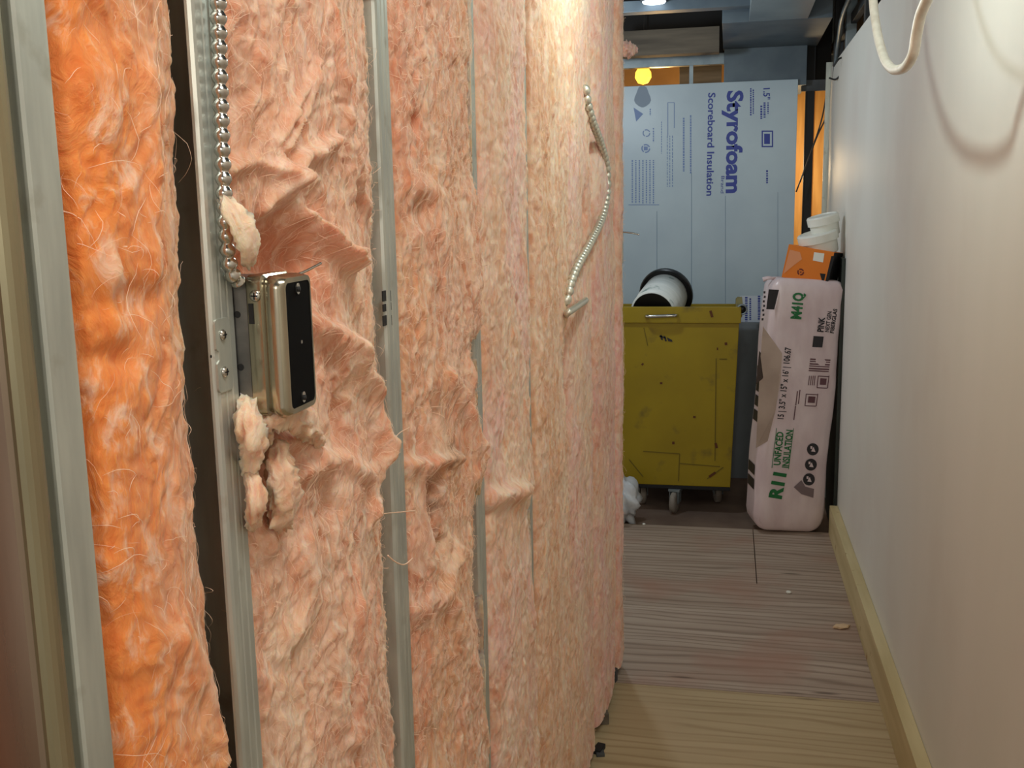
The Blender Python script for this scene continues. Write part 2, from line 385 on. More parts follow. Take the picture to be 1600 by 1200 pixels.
def batt(idx, y0, y1, res, base, warm, cream, bulge, cover_r, cover_l, ridges=(), holes=(), stains=(), deep=(), amp=1.0,
         depth0=0.0, label='', edge_tilt=0.0, nstr=3000, far=False, zlo=0.03, edge_noise=0.006, glow_tint=None, rough=1.0):
    seed = 100 + idx * 31
    z = np.arange(zlo, TOP, res[1]); nz = len(z); nf = max(24, int((y1 - y0) / res[0]))
    s = np.linspace(0, 1, nf)
    S, Z = np.meshgrid(s, z)
    cr = np.interp(z, *zip(*cover_r)) if cover_r else np.full(nz, .5)
    cl = np.interp(z, *zip(*cover_l)) if cover_l else np.zeros(nz)
    edge_ok = idx not in (0, 7)
    en = fbm(z * 14, z * 0 + idx * 3.3, seed + 5, 4) * edge_noise * 2 + fbm(z * 70, z * 0 + idx * 3.3, seed + 6, 3) * edge_noise * .5
    yR = np.clip(y1 - .004 + cr * 0.045 + en, y1 - .03, y1 + (.040 if idx not in (0, 7) else -.002)); yL = np.maximum(y0, y0 + fbm(z * 20, z * 0 + 1.7, seed + 7, 3) * 0.004)
    Yg = yL[:, None] + (yR - yL)[:, None] * S
    # profile
    e = 2 * S - 1
    prof = 1 - np.abs(e) ** 5
    edge = (-0.012 + 0.026 * cr)[:, None] * smooth(.5, 1, S) + (-0.012 + 0.018 * cl)[:, None] * smooth(.5, 1, 1 - S)
    h = depth0 + bulge * prof + edge - 0.012 * (smooth(.93, 1, S) ** 2 + smooth(.95, 1, 1 - S) ** 2) + edge_tilt * (S - .5)
    wy = Yg + 0.02 * perlin(Yg * 12, Z * 9, seed + 1) + .008 * perlin(Yg * 40, Z * 30, seed + 2)
    wz = Z + 0.03 * perlin(Yg * 12, Z * 8, seed + 3)
    h = h + amp * (0.010 * fbm(Yg * 7, Z * 4.5, seed + 8, 3) + 0.0085 * np.sqrt(fbm(wy * 22, wz * 10, seed + 9, 2) ** 2 + .03)
                   + 0.0075 * np.sqrt(fbm(wy * 48, wz * 26, seed + 12, 3) ** 2 + .03) + 0.0038 * fbm(wy * 105 + 1.2 * fbm(wy * 40, wz * 20, seed + 15, 2), wz * 52, seed + 16, 3)
                   + rough * 0.0010 * fbm(wy * 260, wz * 130, seed + 14, 2))
    col = np.zeros(Yg.shape + (3,)) + base
    t1 = smooth(-.25, .35, fbm(wy * 6, wz * 3.2, seed + 20, 4))[..., None]
    t2 = smooth(-.1, .5, fbm(wy * 18, wz * 7, seed + 24, 4))[..., None]
    t3 = smooth(.05, .55, fbm(wy * 9, wz * 5, seed + 28, 4))[..., None]
    col = col * (1 - t1 * .8) + warm * t1 * .8
    col = col * (1 - t2 * .6) + cream * t2 * .6
    col = col * (1 - t3 * .4) + DEEP * t3 * .4
    t4 = smooth(.05, .45, fbm(wy * 80, wz * 34, seed + 33, 3))[..., None]; col = col * (1 - t4 * .5) + np.array(s2l((253, 232, 212))) * t4 * .5
    t5 = smooth(.1, .5, fbm(wy * 60, wz * 24, seed + 36, 3))[..., None]; col = col * (1 - t5 * .5) + DEEP * t5 * .5
    if glow_tint is not None:
        f = glow_tint(Yg, Z, S)[..., None]; col = col * (1 - f) + GLOW_ORANGE * f  # painted warm glow mixed over the wool tone
    jy = Yg + .003 * perlin(Yg * 50, Z * 40, seed + 40); jz = Z + .004 * perlin(Yg * 40, Z * 30, seed + 41)
    for pts, wd, ht in ridges:
        P = [wyz(*q) for q in pts]; d, sd = poly_d(jy, jz, P)
        wq = wd * np.where(sd > 0, 1.3, .65) if ht > .0105 else wd
        h = h + ht * np.exp(-(d / wq) ** 2) * (1 + .35 * perlin(Yg * 30, Z * 30, seed + 43))
    for (px, py), ry, rz, dp in holes:
        cy, cz = wyz(px, py); q = ((jy - cy) / ry) ** 2 + ((jz - cz) / rz) ** 2
        h = h - dp * np.exp(-q ** 1.3)
    for (px, py), ry, rz, k in stains:
        cy, cz = wyz(px, py); q = ((jy - cy) / ry) ** 2 + ((jz - cz) / rz) ** 2
        f = (k * np.exp(-q) * smooth(-.5, .4, fbm(wy * 60, wz * 40, seed + 50, 3)))[..., None]; col = col * (1 - f) + DIRT * f
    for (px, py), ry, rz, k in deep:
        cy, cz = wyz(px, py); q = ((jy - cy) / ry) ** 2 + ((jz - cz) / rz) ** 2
        f = (k * np.exp(-q))[..., None]; col = col * (1 - f) + DEEP * f  # deep salmon patches; the hollows get their warm shade painted in
    X = XF + h
    X = np.where(Yg > y1 - .0015, np.maximum(X, XF + .0040), X)
    back = XF - 0.085
    # side columns
    def side(i, f): return X[:, i] * (1 - f) + back * f
    cols = [back + 0 * z, side(0, .66), side(0, .33)] ; ys = [Yg[:, 0] + .004, Yg[:, 0] + .001, Yg[:, 0]]
    over = yR > y1 - .0015; yb = np.minimum(yR, y1 - .0015)
    XX = np.concatenate([np.stack(cols, 1), X, np.stack([np.where(over, XF + .0030, side(-1, .1)), np.where(over, XF + .0030, side(-1, .2)), np.where(over, XF - .012, side(-1, .3)), back + 0 * z], 1)], 1)
    YY = np.concatenate([np.stack(ys, 1), Yg, np.stack([yR, yb, yb, yb - .002], 1)], 1)
    # studs pinch the batt behind their flanges
    ZZ = np.repeat(z[:, None], XX.shape[1], 1)
    CC = np.concatenate([np.repeat(col[:, :1], 3, 1), col, np.repeat(col[:, -1:], 4, 1)], 1)
    nc = XX.shape[1]; V = np.stack([XX, YY, ZZ], -1).reshape(-1, 3)
    i = np.arange(nz * nc).reshape(nz, nc)
    q = np.stack([i[:-1, :-1], i[:-1, 1:], i[1:, 1:], i[1:, :-1]], -1).reshape(-1, 4)
    bk = np.stack([i[:-1, -1], i[:-1, 0], i[1:, 0], i[1:, -1]], -1)
    Q = np.concatenate([q, bk]); me = bpy.data.meshes.new('insulation_batt')
    me.vertices.add(len(V)); me.vertices.foreach_set('co', V.ravel())
    me.loops.add(len(Q) * 4); me.loops.foreach_set('vertex_index', Q.ravel().astype(np.int32))
    me.polygons.add(len(Q)); me.polygons.foreach_set('loop_start', (np.arange(len(Q)) * 4).astype(np.int32))
    me.update(calc_edges=True); me.validate()
    a = me.color_attributes.new('tone', 'FLOAT_COLOR', 'POINT')
    a.data.foreach_set('color', np.concatenate([CC.reshape(-1, 3), np.ones((nz * nc, 1))], 1).ravel())
    o = link('insulation_batt', me, M_ins_far if far else M_ins, None, True)
    tag(o, label, 'insulation', 'pink batts between the steel studs')
    # loose strands lying on the surface
    K = 8; n = nstr
    zmin, zmax = (0.85, 2.05) if idx < 3 else (0.05, 2.3)
    py = rng.uniform(0.02, .98, n); pz = rng.uniform(zmin, zmax, n)
    yv = np.interp(pz, z, yL) + py * (np.interp(pz, z, yR) - np.interp(pz, z, yL))
    ln = rng.gamma(2.2, .0085, n) * (1 if not far else 1.3); th = np.pi / 2 + rng.normal(0, .75, n); curl = rng.normal(0, 1.2, n)
    lift = rng.exponential(.0011, n) + .0004; big = rng.random(n) < .05; lift = np.where(big, lift * 2.2, lift) * (.6 if idx == 0 else .8)
    wd = rng.uniform(.00006, .00022, n) * (1.0 if idx < 2 else 1.4 if idx < 4 else 2.2)
    Ps = []
    cy, cz = yv.copy(), pz.copy()
    for k in range(K):
        t = k / (K - 1)
        ss = np.clip((cy - np.interp(cz, z, yL)) / (np.interp(cz, z, yR) - np.interp(cz, z, yL)), 0, 1) * (nf - 1)
        zi = np.clip((cz - zlo) / res[1], 0, nz - 1.001)
        a0 = zi.astype(int); b0 = np.minimum(ss.astype(int), nf - 2); fz = zi - a0; fy = ss - b0
        a1 = np.minimum(a0 + 1, nz - 1)
        xx = (X[a0, b0] * (1 - fz) + X[a1, b0] * fz) * (1 - fy) + (X[a0, b0 + 1] * (1 - fz) + X[a1, b0 + 1] * fz) * fy
        xx = xx + lift * np.sin(np.pi * (0.08 + .84 * t)) * 2.0 + .0003
        Ps.append(np.stack([xx, cy.copy(), cz.copy()], -1))
        cy = cy + np.cos(th) * ln / (K - 1); cz = cz + np.sin(th) * ln / (K - 1); th = th + curl / (K - 1) + rng.normal(0, .15, n)
    P = np.stack(Ps, 1)                                   # n,K,3
    T = np.gradient(P, axis=1); T /= np.linalg.norm(T, axis=2, keepdims=True) + 1e-9
    side_ = np.cross(T, np.array([1., -0.5, .15])); side_ /= np.linalg.norm(side_, axis=2, keepdims=True) + 1e-9
    prof_w = np.sin(np.pi * (0.1 + .8 * np.linspace(0, 1, K)))[None, :, None]
    A = P + side_ * wd[:, None, None] * prof_w; B = P - side_ * wd[:, None, None] * prof_w
    VV = np.stack([A, B], 2).reshape(-1, 3)
    ii = np.arange(n * K * 2).reshape(n, K, 2)
    QQ = np.stack([ii[:, :-1, 0], ii[:, :-1, 1], ii[:, 1:, 1], ii[:, 1:, 0]], -1).reshape(-1, 4)
    mf = bpy.data.meshes.new('loose_fibres'); mf.vertices.add(len(VV)); mf.vertices.foreach_set('co', VV.ravel())
    mf.loops.add(len(QQ) * 4); mf.loops.foreach_set('vertex_index', QQ.ravel().astype(np.int32))
    mf.polygons.add(len(QQ)); mf.polygons.foreach_set('loop_start', (np.arange(len(QQ)) * 4).astype(np.int32)); mf.update(calc_edges=True)
    fo = link('loose_fibres', mf, M_fib, o); fo['kind'] = 'stuff'
    return o

def flap(parent, pts, widths, thick, seed, color=PEACH, twist=0.0, nrm=(1, -.35, 0)):
    """a torn tuft of wool: a soft flattened tube with billowy noise"""
    P, L = resample(catmull(pts, 8), 0.0022); n = len(P); seg = 22
    bm = bmesh.new(); rings = []; W = np.interp(np.linspace(0, 1, n), np.linspace(0, 1, len(widths)), widths) * .95; thick = thick * .75
    g = np.random.default_rng(seed); ph = g.uniform(0, 6, 4)
    s = np.linspace(0, 1, n)[:, None]; A = np.linspace(0, 2 * np.pi, seg, endpoint=False)[None]
    nx = np.cos(A) * 2 + 7; ny = np.sin(A) * 2
    dn = 0.5 * perlin(nx * 1.1 + s * L * 26, ny * 1.1 + s * L * 30 + seed, seed) + .34 * perlin(nx * 2.5 + s * L * 75, ny * 2.5 + s * L * 70, seed + 1) + .2 * perlin(nx * 5 + s * L * 190, ny * 5 + s * L * 160, seed + 2)
    N0 = Vector(nrm).normalized()
    for i, p in enumerate(P):
        t = (P[min(i + 1, n - 1)] - P[max(i - 1, 0)]).normalized(); sd = t.cross(N0).normalized(); up = sd.cross(t)
        a0 = twist * i / n; sd2 = sd * math.cos(a0) + up * math.sin(a0); up2 = up * math.cos(a0) - sd * math.sin(a0)
        ring = []
        for k in range(seg):
            a = 2 * math.pi * k / seg; m = 1 + dn[i, k]
            ring.append(bm.verts.new(p + sd2 * math.cos(a) * W[i] * m + up2 * math.sin(a) * min(thick, W[i]) * m))
        rings.append(ring)
    for a, b in zip(rings, rings[1:]):
        for k in range(seg): bm.faces.new((a[k], a[(k + 1) % seg], b[(k + 1) % seg], b[k]))
    bm.faces.new(rings[0][::-1]); bm.faces.new(rings[-1])
    bmesh.ops.recalc_face_normals(bm, faces=bm.faces)
    me = bpy.data.meshes.new('torn_tuft'); bm.to_mesh(me); bm.free()
    c = me.color_attributes.new('tone', 'FLOAT_COLOR', 'POINT')
    cc = np.ones((len(me.vertices), 4)); co = np.array([v.co[:] for v in me.vertices])
    f = smooth(-.2, .5, fbm(co[:, 1] * 60 + seed, co[:, 2] * 40, seed + 9, 3))[:, None]; g2 = smooth(0, .5, fbm(co[:, 1] * 40 + seed, co[:, 2] * 60, seed + 19, 3))[:, None]
    cc[:, :3] = (np.array(color)[None] * (1 - f * .6) + SALMON[None] * f * .6) * (1 - g2 * .5) + CREAM[None] * g2 * .5; c.data.foreach_set('color', cc.ravel())
    return link('torn_tuft', me, M_ins, parent, True)

# ------------------------------------------------------------------ structure
struct(boxo('floor', (-3, -2, -0.018), (2.5, 3.157, 0), M_ply_near))
struct(boxo('floor', (-3, 3.161, -0.018), (2.5, 4.15, -0.0005), M_ply_far))
struct(boxo('floor', (-3, 4.15, -0.018), (0.135, 4.885, -0.0005), M_ply_far))
struct(boxo('floor', (0.139, 4.154, -0.018), (2.5, 4.885, -0.0005), M_ply_far))
struct(boxo('floor', (-3, -2, -0.06), (2.5, 9, -0.019), M_floor_dark))
struct(boxo('wall_right', (0.524, -1.6, 0), (0.60, 5.95, 2.27), M_dry, None, 0.001))
b = struct(boxo('baseboard_right', (0.486, -1.4, 0), (0.5235, 4.86, 0.142), M_pine, None, 0.002))
struct(boxo('ceiling', (-3, -2, 2.97), (2.5, 9, 3.03), M_ceil))
struct(boxo('wall_back', (-3, 7.6, 0), (2.5, 7.66, 2.97), noisy('rough_back_wall', (150, 110, 60), (176, 134, 80), 0.8, scale=3)))
struct(boxo('wall_upper_right', (0.70, 0.5, 2.0), (0.74, 7.4, 2.97), M_dkgrey))

# ------------------------------------------------------------------ stud wall
def stud(y, label, group=True, zt=TOP, W=0.041, flipped=False):
    r = thing('steel_stud', (XF, y, 0.0), label, 'stud', 'steel studs of the insulated wall' if group else None)
    bm = bmesh.new(); t = 0.0012; D = 0.088
    # C profile: front flange, web on the near side, back flange, lips and two rolled grooves in the flange
    prof = [(-D, .041 - .0005), (-D, 0), (-.0035, 0), (-.001, .0008), (0, .004), (0, .012), (-.0006, .0135), (-.0006, .016), (0, .0175), (0, .0245), (-.0006, .026), (-.0006, .0285), (0, .030), (0, .038), (-.0008, .0402), (-.003, .041), (-.005, .041)]
    k_ = W / .041; prof = [(a_, b_ * k_) for a_, b_ in prof]
    if flipped: prof = [(a_, W - b_) for a_, b_ in prof][::-1]
    def off(i):
        a = Vector(prof[max(i - 1, 0)]); c = Vector(prof[min(i + 1, len(prof) - 1)]); d = (c - a).normalized(); n_ = Vector((-d.y, d.x))
        return Vector(prof[i]) - n_ * t
    out = [Vector(p) for p in prof]; inn = [off(i) for i in range(len(prof))]
    loop = out + inn[::-1]; b0 = [bm.verts.new((p.x, p.y, 0)) for p in loop]; b1 = [bm.verts.new((p.x, p.y, zt)) for p in loop]
    n_ = len(loop)
    for k in range(n_): bm.faces.new((b0[k], b0[(k + 1) % n_], b1[(k + 1) % n_], b1[k]))
    m_ = len(prof)
    for i in range(m_ - 1):
        for L_ in (b0, b1): bm.faces.new((L_[i], L_[i + 1], L_[n_ - 2 - i], L_[n_ - 1 - i]))
    bm_obj('channel', bm, M_galv, r)
    # punched knockouts printed as dark slots
    return r
stud(0.704, 'bright steel stud carrying the metal electrical box', True, TOP, .034, True)
stud(1.105, 'fully exposed steel stud with dark punched slots, right of the torn batt', True)
for k, y in enumerate(STUDS[2:]):
    L_ = ['steel stud mostly hidden, showing in three ragged gaps between puffy batts', 'steel stud seen as a thin dark slit with a gap low down',
          'steel stud almost buried behind smooth pale batts', 'steel stud behind the curved metal conduit, hardly visible', 'steel stud nearest the far end of the pink wall'][k]
    stud(y, L_)
# punched slots on the second stud
r = [o for o in bpy.data.objects if o.name.startswith('steel_stud')][1]
bm = bmesh.new()
for (a, b_) in (((597, 455), (603, 470)), ((605, 455), (611, 470)), ((598, 476), (603, 486)), ((605, 474), (611, 484)), ((598, 494), (604, 508)), ((606, 494), (612, 508))):
    p = onx(*a, XF); q = onx(*b_, XF); box(bm, (XF - .0006, p.y, q.z), (XF + .0006, q.y, p.z))
o = bm_obj('punched_slots', bm, M_black_dull); adopt(r, o)
# jamb stud at the left edge of the view: closed face, golden reflecting corner
r = thing('jamb_stud', (XF, 0.497, 0), 'wide brushed steel jamb stud at the left edge of the pink wall', 'stud')
def extr(name, prof, z0, z1, mat, parent):
    bm = bmesh.new(); a = [bm.verts.new((x, y, z0)) for x, y in prof]; c = [bm.verts.new((x, y, z1)) for x, y in prof]; n_ = len(prof)
    for k in range(n_): bm.faces.new((a[k], a[(k + 1) % n_], c[(k + 1) % n_], c[k]))
    bm.faces.new(a[::-1]); bm.faces.new(c)
    return bm_obj(name, bm, mat, parent)
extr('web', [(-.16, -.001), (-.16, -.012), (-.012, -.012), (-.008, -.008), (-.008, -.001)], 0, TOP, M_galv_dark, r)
ridge = [(-.03, -.001)] + [(-.010 + .010 * math.cos(a), -.001 + .0 + .012 * math.sin(a) * .9) for a in np.linspace(-1.2, 1.45, 9)] + [(-.010, .0125), (-.03, .0125)]
extr('corner_bead', ridge, 0, TOP, noisy('polished_corner_steel', (150, 144, 120), (176, 170, 142), 0.3, 0.9, scale=30, stretch=(1, 1, .1), bump=.05), r)
extr('flange', [(-.03, .013), (-.0015, .013), (0, .015), (0, .040), (-.0015, .042), (-.03, .042)], 0, TOP, M_galv, r)
# tracks
bm = bmesh.new(); box(bm, (XF - .09, .48, 0), (XF + .004, 3.33, .0016)); box(bm, (XF + .0028, .48, 0), (XF + .0045, 3.33, .034)); box(bm, (XF - .0915, .48, 0), (XF - .09, 3.33, .034))
o = bm_obj('bottom_track', bm, M_galv); tag(o, 'steel floor track under the pink insulated wall', 'track')
bm = bmesh.new(); box(bm, (XF - .09, .48, TOP), (XF + .002, 3.35, TOP + .0016)); box(bm, (XF + .0028, .48, TOP - .034), (XF + .0045, 3.35, TOP)); box(bm, (XF - .0915, .48, TOP - .034), (XF - .09, 3.35, TOP))
o = bm_obj('top_track', bm, M_galv); tag(o, 'steel head track along the top of the pink insulated wall', 'track')
# drywall back of the wall (room side), orange cavity glow put into its colour
struct(boxo('wall_left', (XF - .105, .40, 0), (XF - .0925, 3.34, 2.97), noisy('back_of_board', (140, 74, 36), (160, 88, 44), 0.9, scale=5)))

# end stud and fringe
r = thing('end_stud', (XF, 3.325, 0), 'thin grey steel stud closing the far end of the pink wall', 'stud')
boxo('channel', (-.088, 0, 0), (.012, .0015, TOP), M_galv, r)
boxo('flange', (.0105, -.02, 0), (.012, .02, 2.4), M_galv, r)

# ------------------------------------------------------------------ batts
def Zat(py, y): return float(ony(0, py, y).z) if False else None
def zz(px, py): return wyz(px, py)[1]
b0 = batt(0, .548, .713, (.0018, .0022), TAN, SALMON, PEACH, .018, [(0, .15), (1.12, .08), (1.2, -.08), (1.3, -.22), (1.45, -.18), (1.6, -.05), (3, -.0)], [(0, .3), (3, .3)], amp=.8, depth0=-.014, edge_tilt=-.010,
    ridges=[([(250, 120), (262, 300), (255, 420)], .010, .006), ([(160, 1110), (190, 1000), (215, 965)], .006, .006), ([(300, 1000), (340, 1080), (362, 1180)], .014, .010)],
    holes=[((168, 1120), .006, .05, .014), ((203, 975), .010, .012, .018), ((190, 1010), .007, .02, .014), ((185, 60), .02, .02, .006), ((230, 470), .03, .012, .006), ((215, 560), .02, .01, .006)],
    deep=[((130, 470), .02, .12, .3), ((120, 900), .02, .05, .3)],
    glow_tint=lambda Y, Z, S: .18 + .66 * (1 - smooth(.10, .75, S + .35 * fbm(Y * 9, Z * 6, 77, 3))),  # warm light in the batt painted as orange, fading to the right
    rough=.4, label='batt with painted orange glow left of the box stud, narrow and rounded, beside the brushed jamb', nstr=550, edge_noise=.005)
b1 = batt(1, .746, 1.103, (.0019, .0023), SALMON, PEACH, CREAM, .010, [(0, 0.02), (3, .02)], [(0, .0), (3, .0)], amp=1.05, depth0=-.004,
    ridges=[([(480, 475), (515, 510), (550, 540), (592, 610), (606, 700)], .015, .020), ([(606, 690), (600, 760), (590, 800)], .012, .014),
            ([(498, 335), (520, 370), (552, 410)], .009, .020), ([(445, 330), (458, 290), (475, 245), (525, 220)], .007, .012), ([(540, 380), (565, 430), (575, 480)], .012, .009),
            ([(495, 120), (478, 180), (460, 235)], .004, .008), ([(500, 100), (470, 160), (452, 220)], .004, .007),
            ([(365, 235), (378, 278), (400, 335)], .009, .014), ([(395, 262), (430, 250), (455, 268)], .006, .009), ([(462, 270), (468, 300), (458, 330)], .010, .012),
            ([(420, 720), (430, 790), (445, 860)], .010, .010), ([(480, 740), (530, 715), (590, 750)], .010, .010),
            ([(372, 20), (380, 150), (365, 230)], .015, .010), ([(520, 20), (540, 160), (560, 300)], .012, .008), ([(490, 850), (500, 930), (480, 1000)], .014, .009),
            ([(445, 690), (490, 690), (520, 720)], .008, .010), ([(560, 230), (575, 290), (595, 330)], .008, .010), ([(420, 1000), (450, 1080), (440, 1180)], .016, .009), ([(560, 950), (570, 1050), (560, 1150)], .014, .009)],
    holes=[((430, 400), .045, .025, .030), ((490, 400), .045, .03, .022), ((470, 470), .06, .07, .022), ((545, 660), .022, .035, .016), ((530, 560), .02, .03, .008), ((400, 830), .016, .022, .014),
           ((455, 330), .02, .015, .012), ((500, 330), .012, .02, .010), ((575, 330), .03, .02, .008), ((380, 560), .03, .06, .02), ((400, 160), .02, .03, .008), ((590, 900), .01, .03, .006), ((525, 790), .02, .016, .008), ((560, 870), .008, .02, .010)],
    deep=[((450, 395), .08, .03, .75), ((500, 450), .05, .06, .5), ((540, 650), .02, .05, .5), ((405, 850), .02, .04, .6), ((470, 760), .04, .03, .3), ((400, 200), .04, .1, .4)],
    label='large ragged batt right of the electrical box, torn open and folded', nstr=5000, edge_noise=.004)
b2 = batt(2, 1.147, 1.508, (.0023, .0028), SALMON, TAN, CREAM, .012, [(0, .55), (.55, .5), (.93, .05), (1.02, .0), (1.10, .0), (1.15, .7), (1.2, .65), (1.24, .1), (1.35, .05), (1.38, .6), (1.56, .55), (1.60, .15), (1.75, .15), (1.78, .5), (3, .55)], [(0, .25), (3, .25)], amp=1.15, depth0=-.002,
    ridges=[([(700, 590), (728, 640), (738, 700), (735, 740)], .016, .016), ([(640, 730), (680, 722), (710, 715)], .012, .014), ([(735, 580), (738, 640), (742, 700)], .014, .014), ([(640, 980), (690, 940), (715, 860)], .014, .010), ([(700, 930), (730, 1000), (745, 1080)], .018, .012),
            ([(632, 990), (660, 1030), (650, 1120)], .016, .012), ([(650, 280), (680, 300), (690, 380)], .02, .008)],
    holes=[((690, 738), .035, .012, .024), ((682, 775), .022, .022, .020), ((687, 815), .020, .022, .018), ((692, 855), .022, .010, .018), ((684, 655), .010, .030, .014), ((662, 190), .013, .012, .014), ((720, 640), .015, .02, .008), ((665, 335), .03, .02, .007), ((700, 960), .012, .03, .012), ((620, 1050), .02, .04, .012), ((668, 700), .012, .02, .006)],
    stains=[((705, 712), .03, .02, .75), ((686, 790), .03, .05, .7), ((686, 640), .02, .035, .6), ((690, 850), .02, .02, .5)],
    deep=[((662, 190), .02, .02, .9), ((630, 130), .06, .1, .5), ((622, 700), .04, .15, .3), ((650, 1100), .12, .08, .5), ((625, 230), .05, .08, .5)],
    label='tan orange batt between the second and third studs, with dirty gouges halfway down', nstr=4200)
b3 = batt(3, 1.552, 1.913, (.003, .0036), PEACH, PINK, CREAM, .014, [(0, .6), (.55, .6), (.72, .4), (.86, .3), (.97, .0), (1.02, .5), (1.2, .15), (1.28, .5), (1.4, .3), (1.9, .3), (3, .3)], [(0, .4), (3, .4)], amp=1.0,
    ridges=[([(752, 800), (775, 775), (815, 760)], .016, .018), ([(760, 640), (770, 700), (760, 760)], .03, .006)], holes=[((765, 822), .05, .012, .018), ((770, 870), .03, .012, .008), ((790, 700), .05, .03, .006)],
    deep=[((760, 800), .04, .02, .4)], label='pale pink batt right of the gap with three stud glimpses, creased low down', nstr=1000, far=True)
b4 = batt(4, 1.957, 2.318, (.0036, .0042), PEACH, TAN, CREAM, .018, [(0, .7), (1.0, .6), (1.08, .25), (1.2, .3), (1.3, .7), (3, .6)], [(0, .5), (3, .5)], amp=.95,
    holes=[((828, 700), .05, .03, .01), ((830, 165), .05, .03, .008)], deep=[((830, 100), .1, .05, .4), ((828, 440), .08, .06, .3)], label='orange-flecked batt just left of the curved conduit area', nstr=1800, far=True)
b5 = batt(5, 2.362, 2.723, (.004, .0046), PEACH, PINK, CREAM, .022, [(0, .7), (1.3, .6), (1.36, .3), (1.5, .5), (3, .7)], [(0, .5), (3, .5)], amp=.9,
    ridges=[], holes=[((907, 335), .03, .05, .016), ((884, 620), .05, .05, .014)], deep=[((907, 335), .03, .06, .8), ((884, 640), .08, .06, .5)], label='pink batt under the curved metal conduit', nstr=1300, far=True)
b6 = batt(6, 2.767, 3.128, (.0045, .005), PINK, PEACH, CREAM, .036, [(0, .8), (3, .8)], [(0, .5), (3, .5)], amp=.9, deep=[((930, 640), .3, .2, .3)], label='smooth rosy batt right of the curved conduit', nstr=1000, far=True)
b7 = batt(7, 3.172, 3.322, (.0045, .005), PINK, PEACH, PEACH, .048, [(0, .3), (3, .3)], [(0, .5), (3, .5)], amp=.8, label='last narrow batt at the far end of the pink wall', nstr=1500, far=True)

def pw(px, py, x): p = onx(px, py, x); return p
flap(b1, [pw(350, 308, -.374), pw(366, 330, -.362), pw(382, 362, -.356), pw(390, 392, -.358), pw(388, 412, -.366)], [.006, .012, .013, .011, .005], .006, 3, CREAM)
flap(b1, [pw(386, 620, -.378), pw(392, 660, -.362), pw(398, 700, -.362), pw(385, 740, -.376)], [.006, .013, .012, .005], .010, 5, CREAM)
flap(b1, [pw(415, 690, -.372), pw(418, 662, -.360), pw(445, 652, -.354), pw(480, 665, -.356), pw(500, 690, -.366)], [.006, .011, .012, .011, .006], .009, 6, PEACH)
flap(b1, [pw(478, 640, -.378), pw(486, 655, -.362), pw(480, 672, -.366)], [.004, .008, .004], .007, 7, PINK)
flap(b1, [pw(430, 690, -.370), pw(438, 740, -.361), pw(446, 790, -.362), pw(440, 820, -.376)], [.007, .016, .018, .008], .011, 8, PEACH)
flap(b1, [pw(388, 740, -.372), pw(400, 770, -.362), pw(398, 800, -.364), pw(392, 826, -.378)], [.004, .010, .009, .003], .008, 9, PEACH)
flap(b7, [pw(962, 75, -.36), pw(975, 76, -.335), pw(992, 78, -.31)], [.02, .025, .012], .018, 15, PINK)
# wisp bridging the second stud
for pts, rr in (([(606, 868), (618, 878), (632, 882), (645, 872)], .0008), ([(585, 806), (605, 802), (628, 800), (650, 798)], .0006), ([(612, 690), (625, 676), (640, 668)], .0005)):
    o = tube('loose_wisp', [pw(x, y, XF + .006) for x, y in pts], rr, M_fib, None, 6); adopt(b1, o)

# ------------------------------------------------------------------ electrical box on the stud
YB = .745
r = thing('electrical_box', (XF, YB, 1.40), 'shiny steel electrical box with black opening screwed to the stud', 'electrical box')
def rrect(y0, z0, y1, z1, rad, n=5):
    out = []
    for cy, cz, a0 in ((y1 - rad, z1 - rad, 0), (y0 + rad, z1 - rad, 90), (y0 + rad, z0 + rad, 180), (y1 - rad, z0 + rad, 270)):
        for k in range(n + 1):
            a = math.radians(a0 + 90 * k / n); out.append((cy + rad * math.cos(a), cz + rad * math.sin(a)))
    return out
def shell(name, layers, mat, parent, cap_first=True, cap_last=True):
    """layers: list of (x, loop) skinned one to the next along x"""
    bm = bmesh.new(); R = [[bm.verts.new((x, y, z)) for y, z in lp] for x, lp in layers]
    for a, b_ in zip(R, R[1:]):
        n_ = len(a)
        for k in range(n_): bm.faces.new((a[k], a[(k + 1) % n_], b_[(k + 1) % n_], b_[k]))
    if cap_first: bm.faces.new(R[0][::-1])
    if cap_last: bm.faces.new(R[-1])
    return bm_obj(name, bm, mat, parent, True)
def sharp(o, ang=35):
    me = o.data
    bm = bmesh.new(); bm.from_mesh(me)
    for e in bm.edges:
        if len(e.link_faces) == 2 and e.calc_face_angle(0) > math.radians(ang): e.smooth = False
    bm.to_mesh(me); bm.free(); return o
y0, y1, z0, z1 = -.006, .046, -.008, .101
sharp(shell('box_body', [(-.05, rrect(y0 + .001, z0 + .006, y1, z1, .004)), (.012, rrect(y0 + .001, z0 + .006, y1, z1, .004))], M_box2, r))
sharp(shell('box_cover', [(.0115, rrect(y0 - .001, z0, y1 + .001, z1 + .001, .006)), (.013, rrect(y0 - .0025, z0 - .002, y1 + .002, z1 + .002, .006)), (.024, rrect(y0 - .0025, z0 - .002, y1 + .002, z1 + .002, .007)),
                    (.0265, rrect(y0 + .0005, z0 + .001, y1 - .001, z1 - .001, .007)), (.028, rrect(y0 - .002, z0 - .001, y1 + .001, z1 + .001, .009)), (.034, rrect(y0 - .0045, z0 - .003, y1 + .002, z1 + .001, .010)),
                    (.040, rrect(y0 - .003, z0 - .002, y1 + .001, z1, .009)), (.043, rrect(y0, z0, y1, z1 - .001, .007)), (.043, rrect(y0 + .003, z0 + .004, y1 - .002, z1 - .005, .005)),
                    (.020, rrect(y0 + .003, z0 + .004, y1 - .002, z1 - .005, .005))], M_box, r), 50)
M_bore = newmat('bore_black', (5, 5, 6), 0.7, 0, .1)
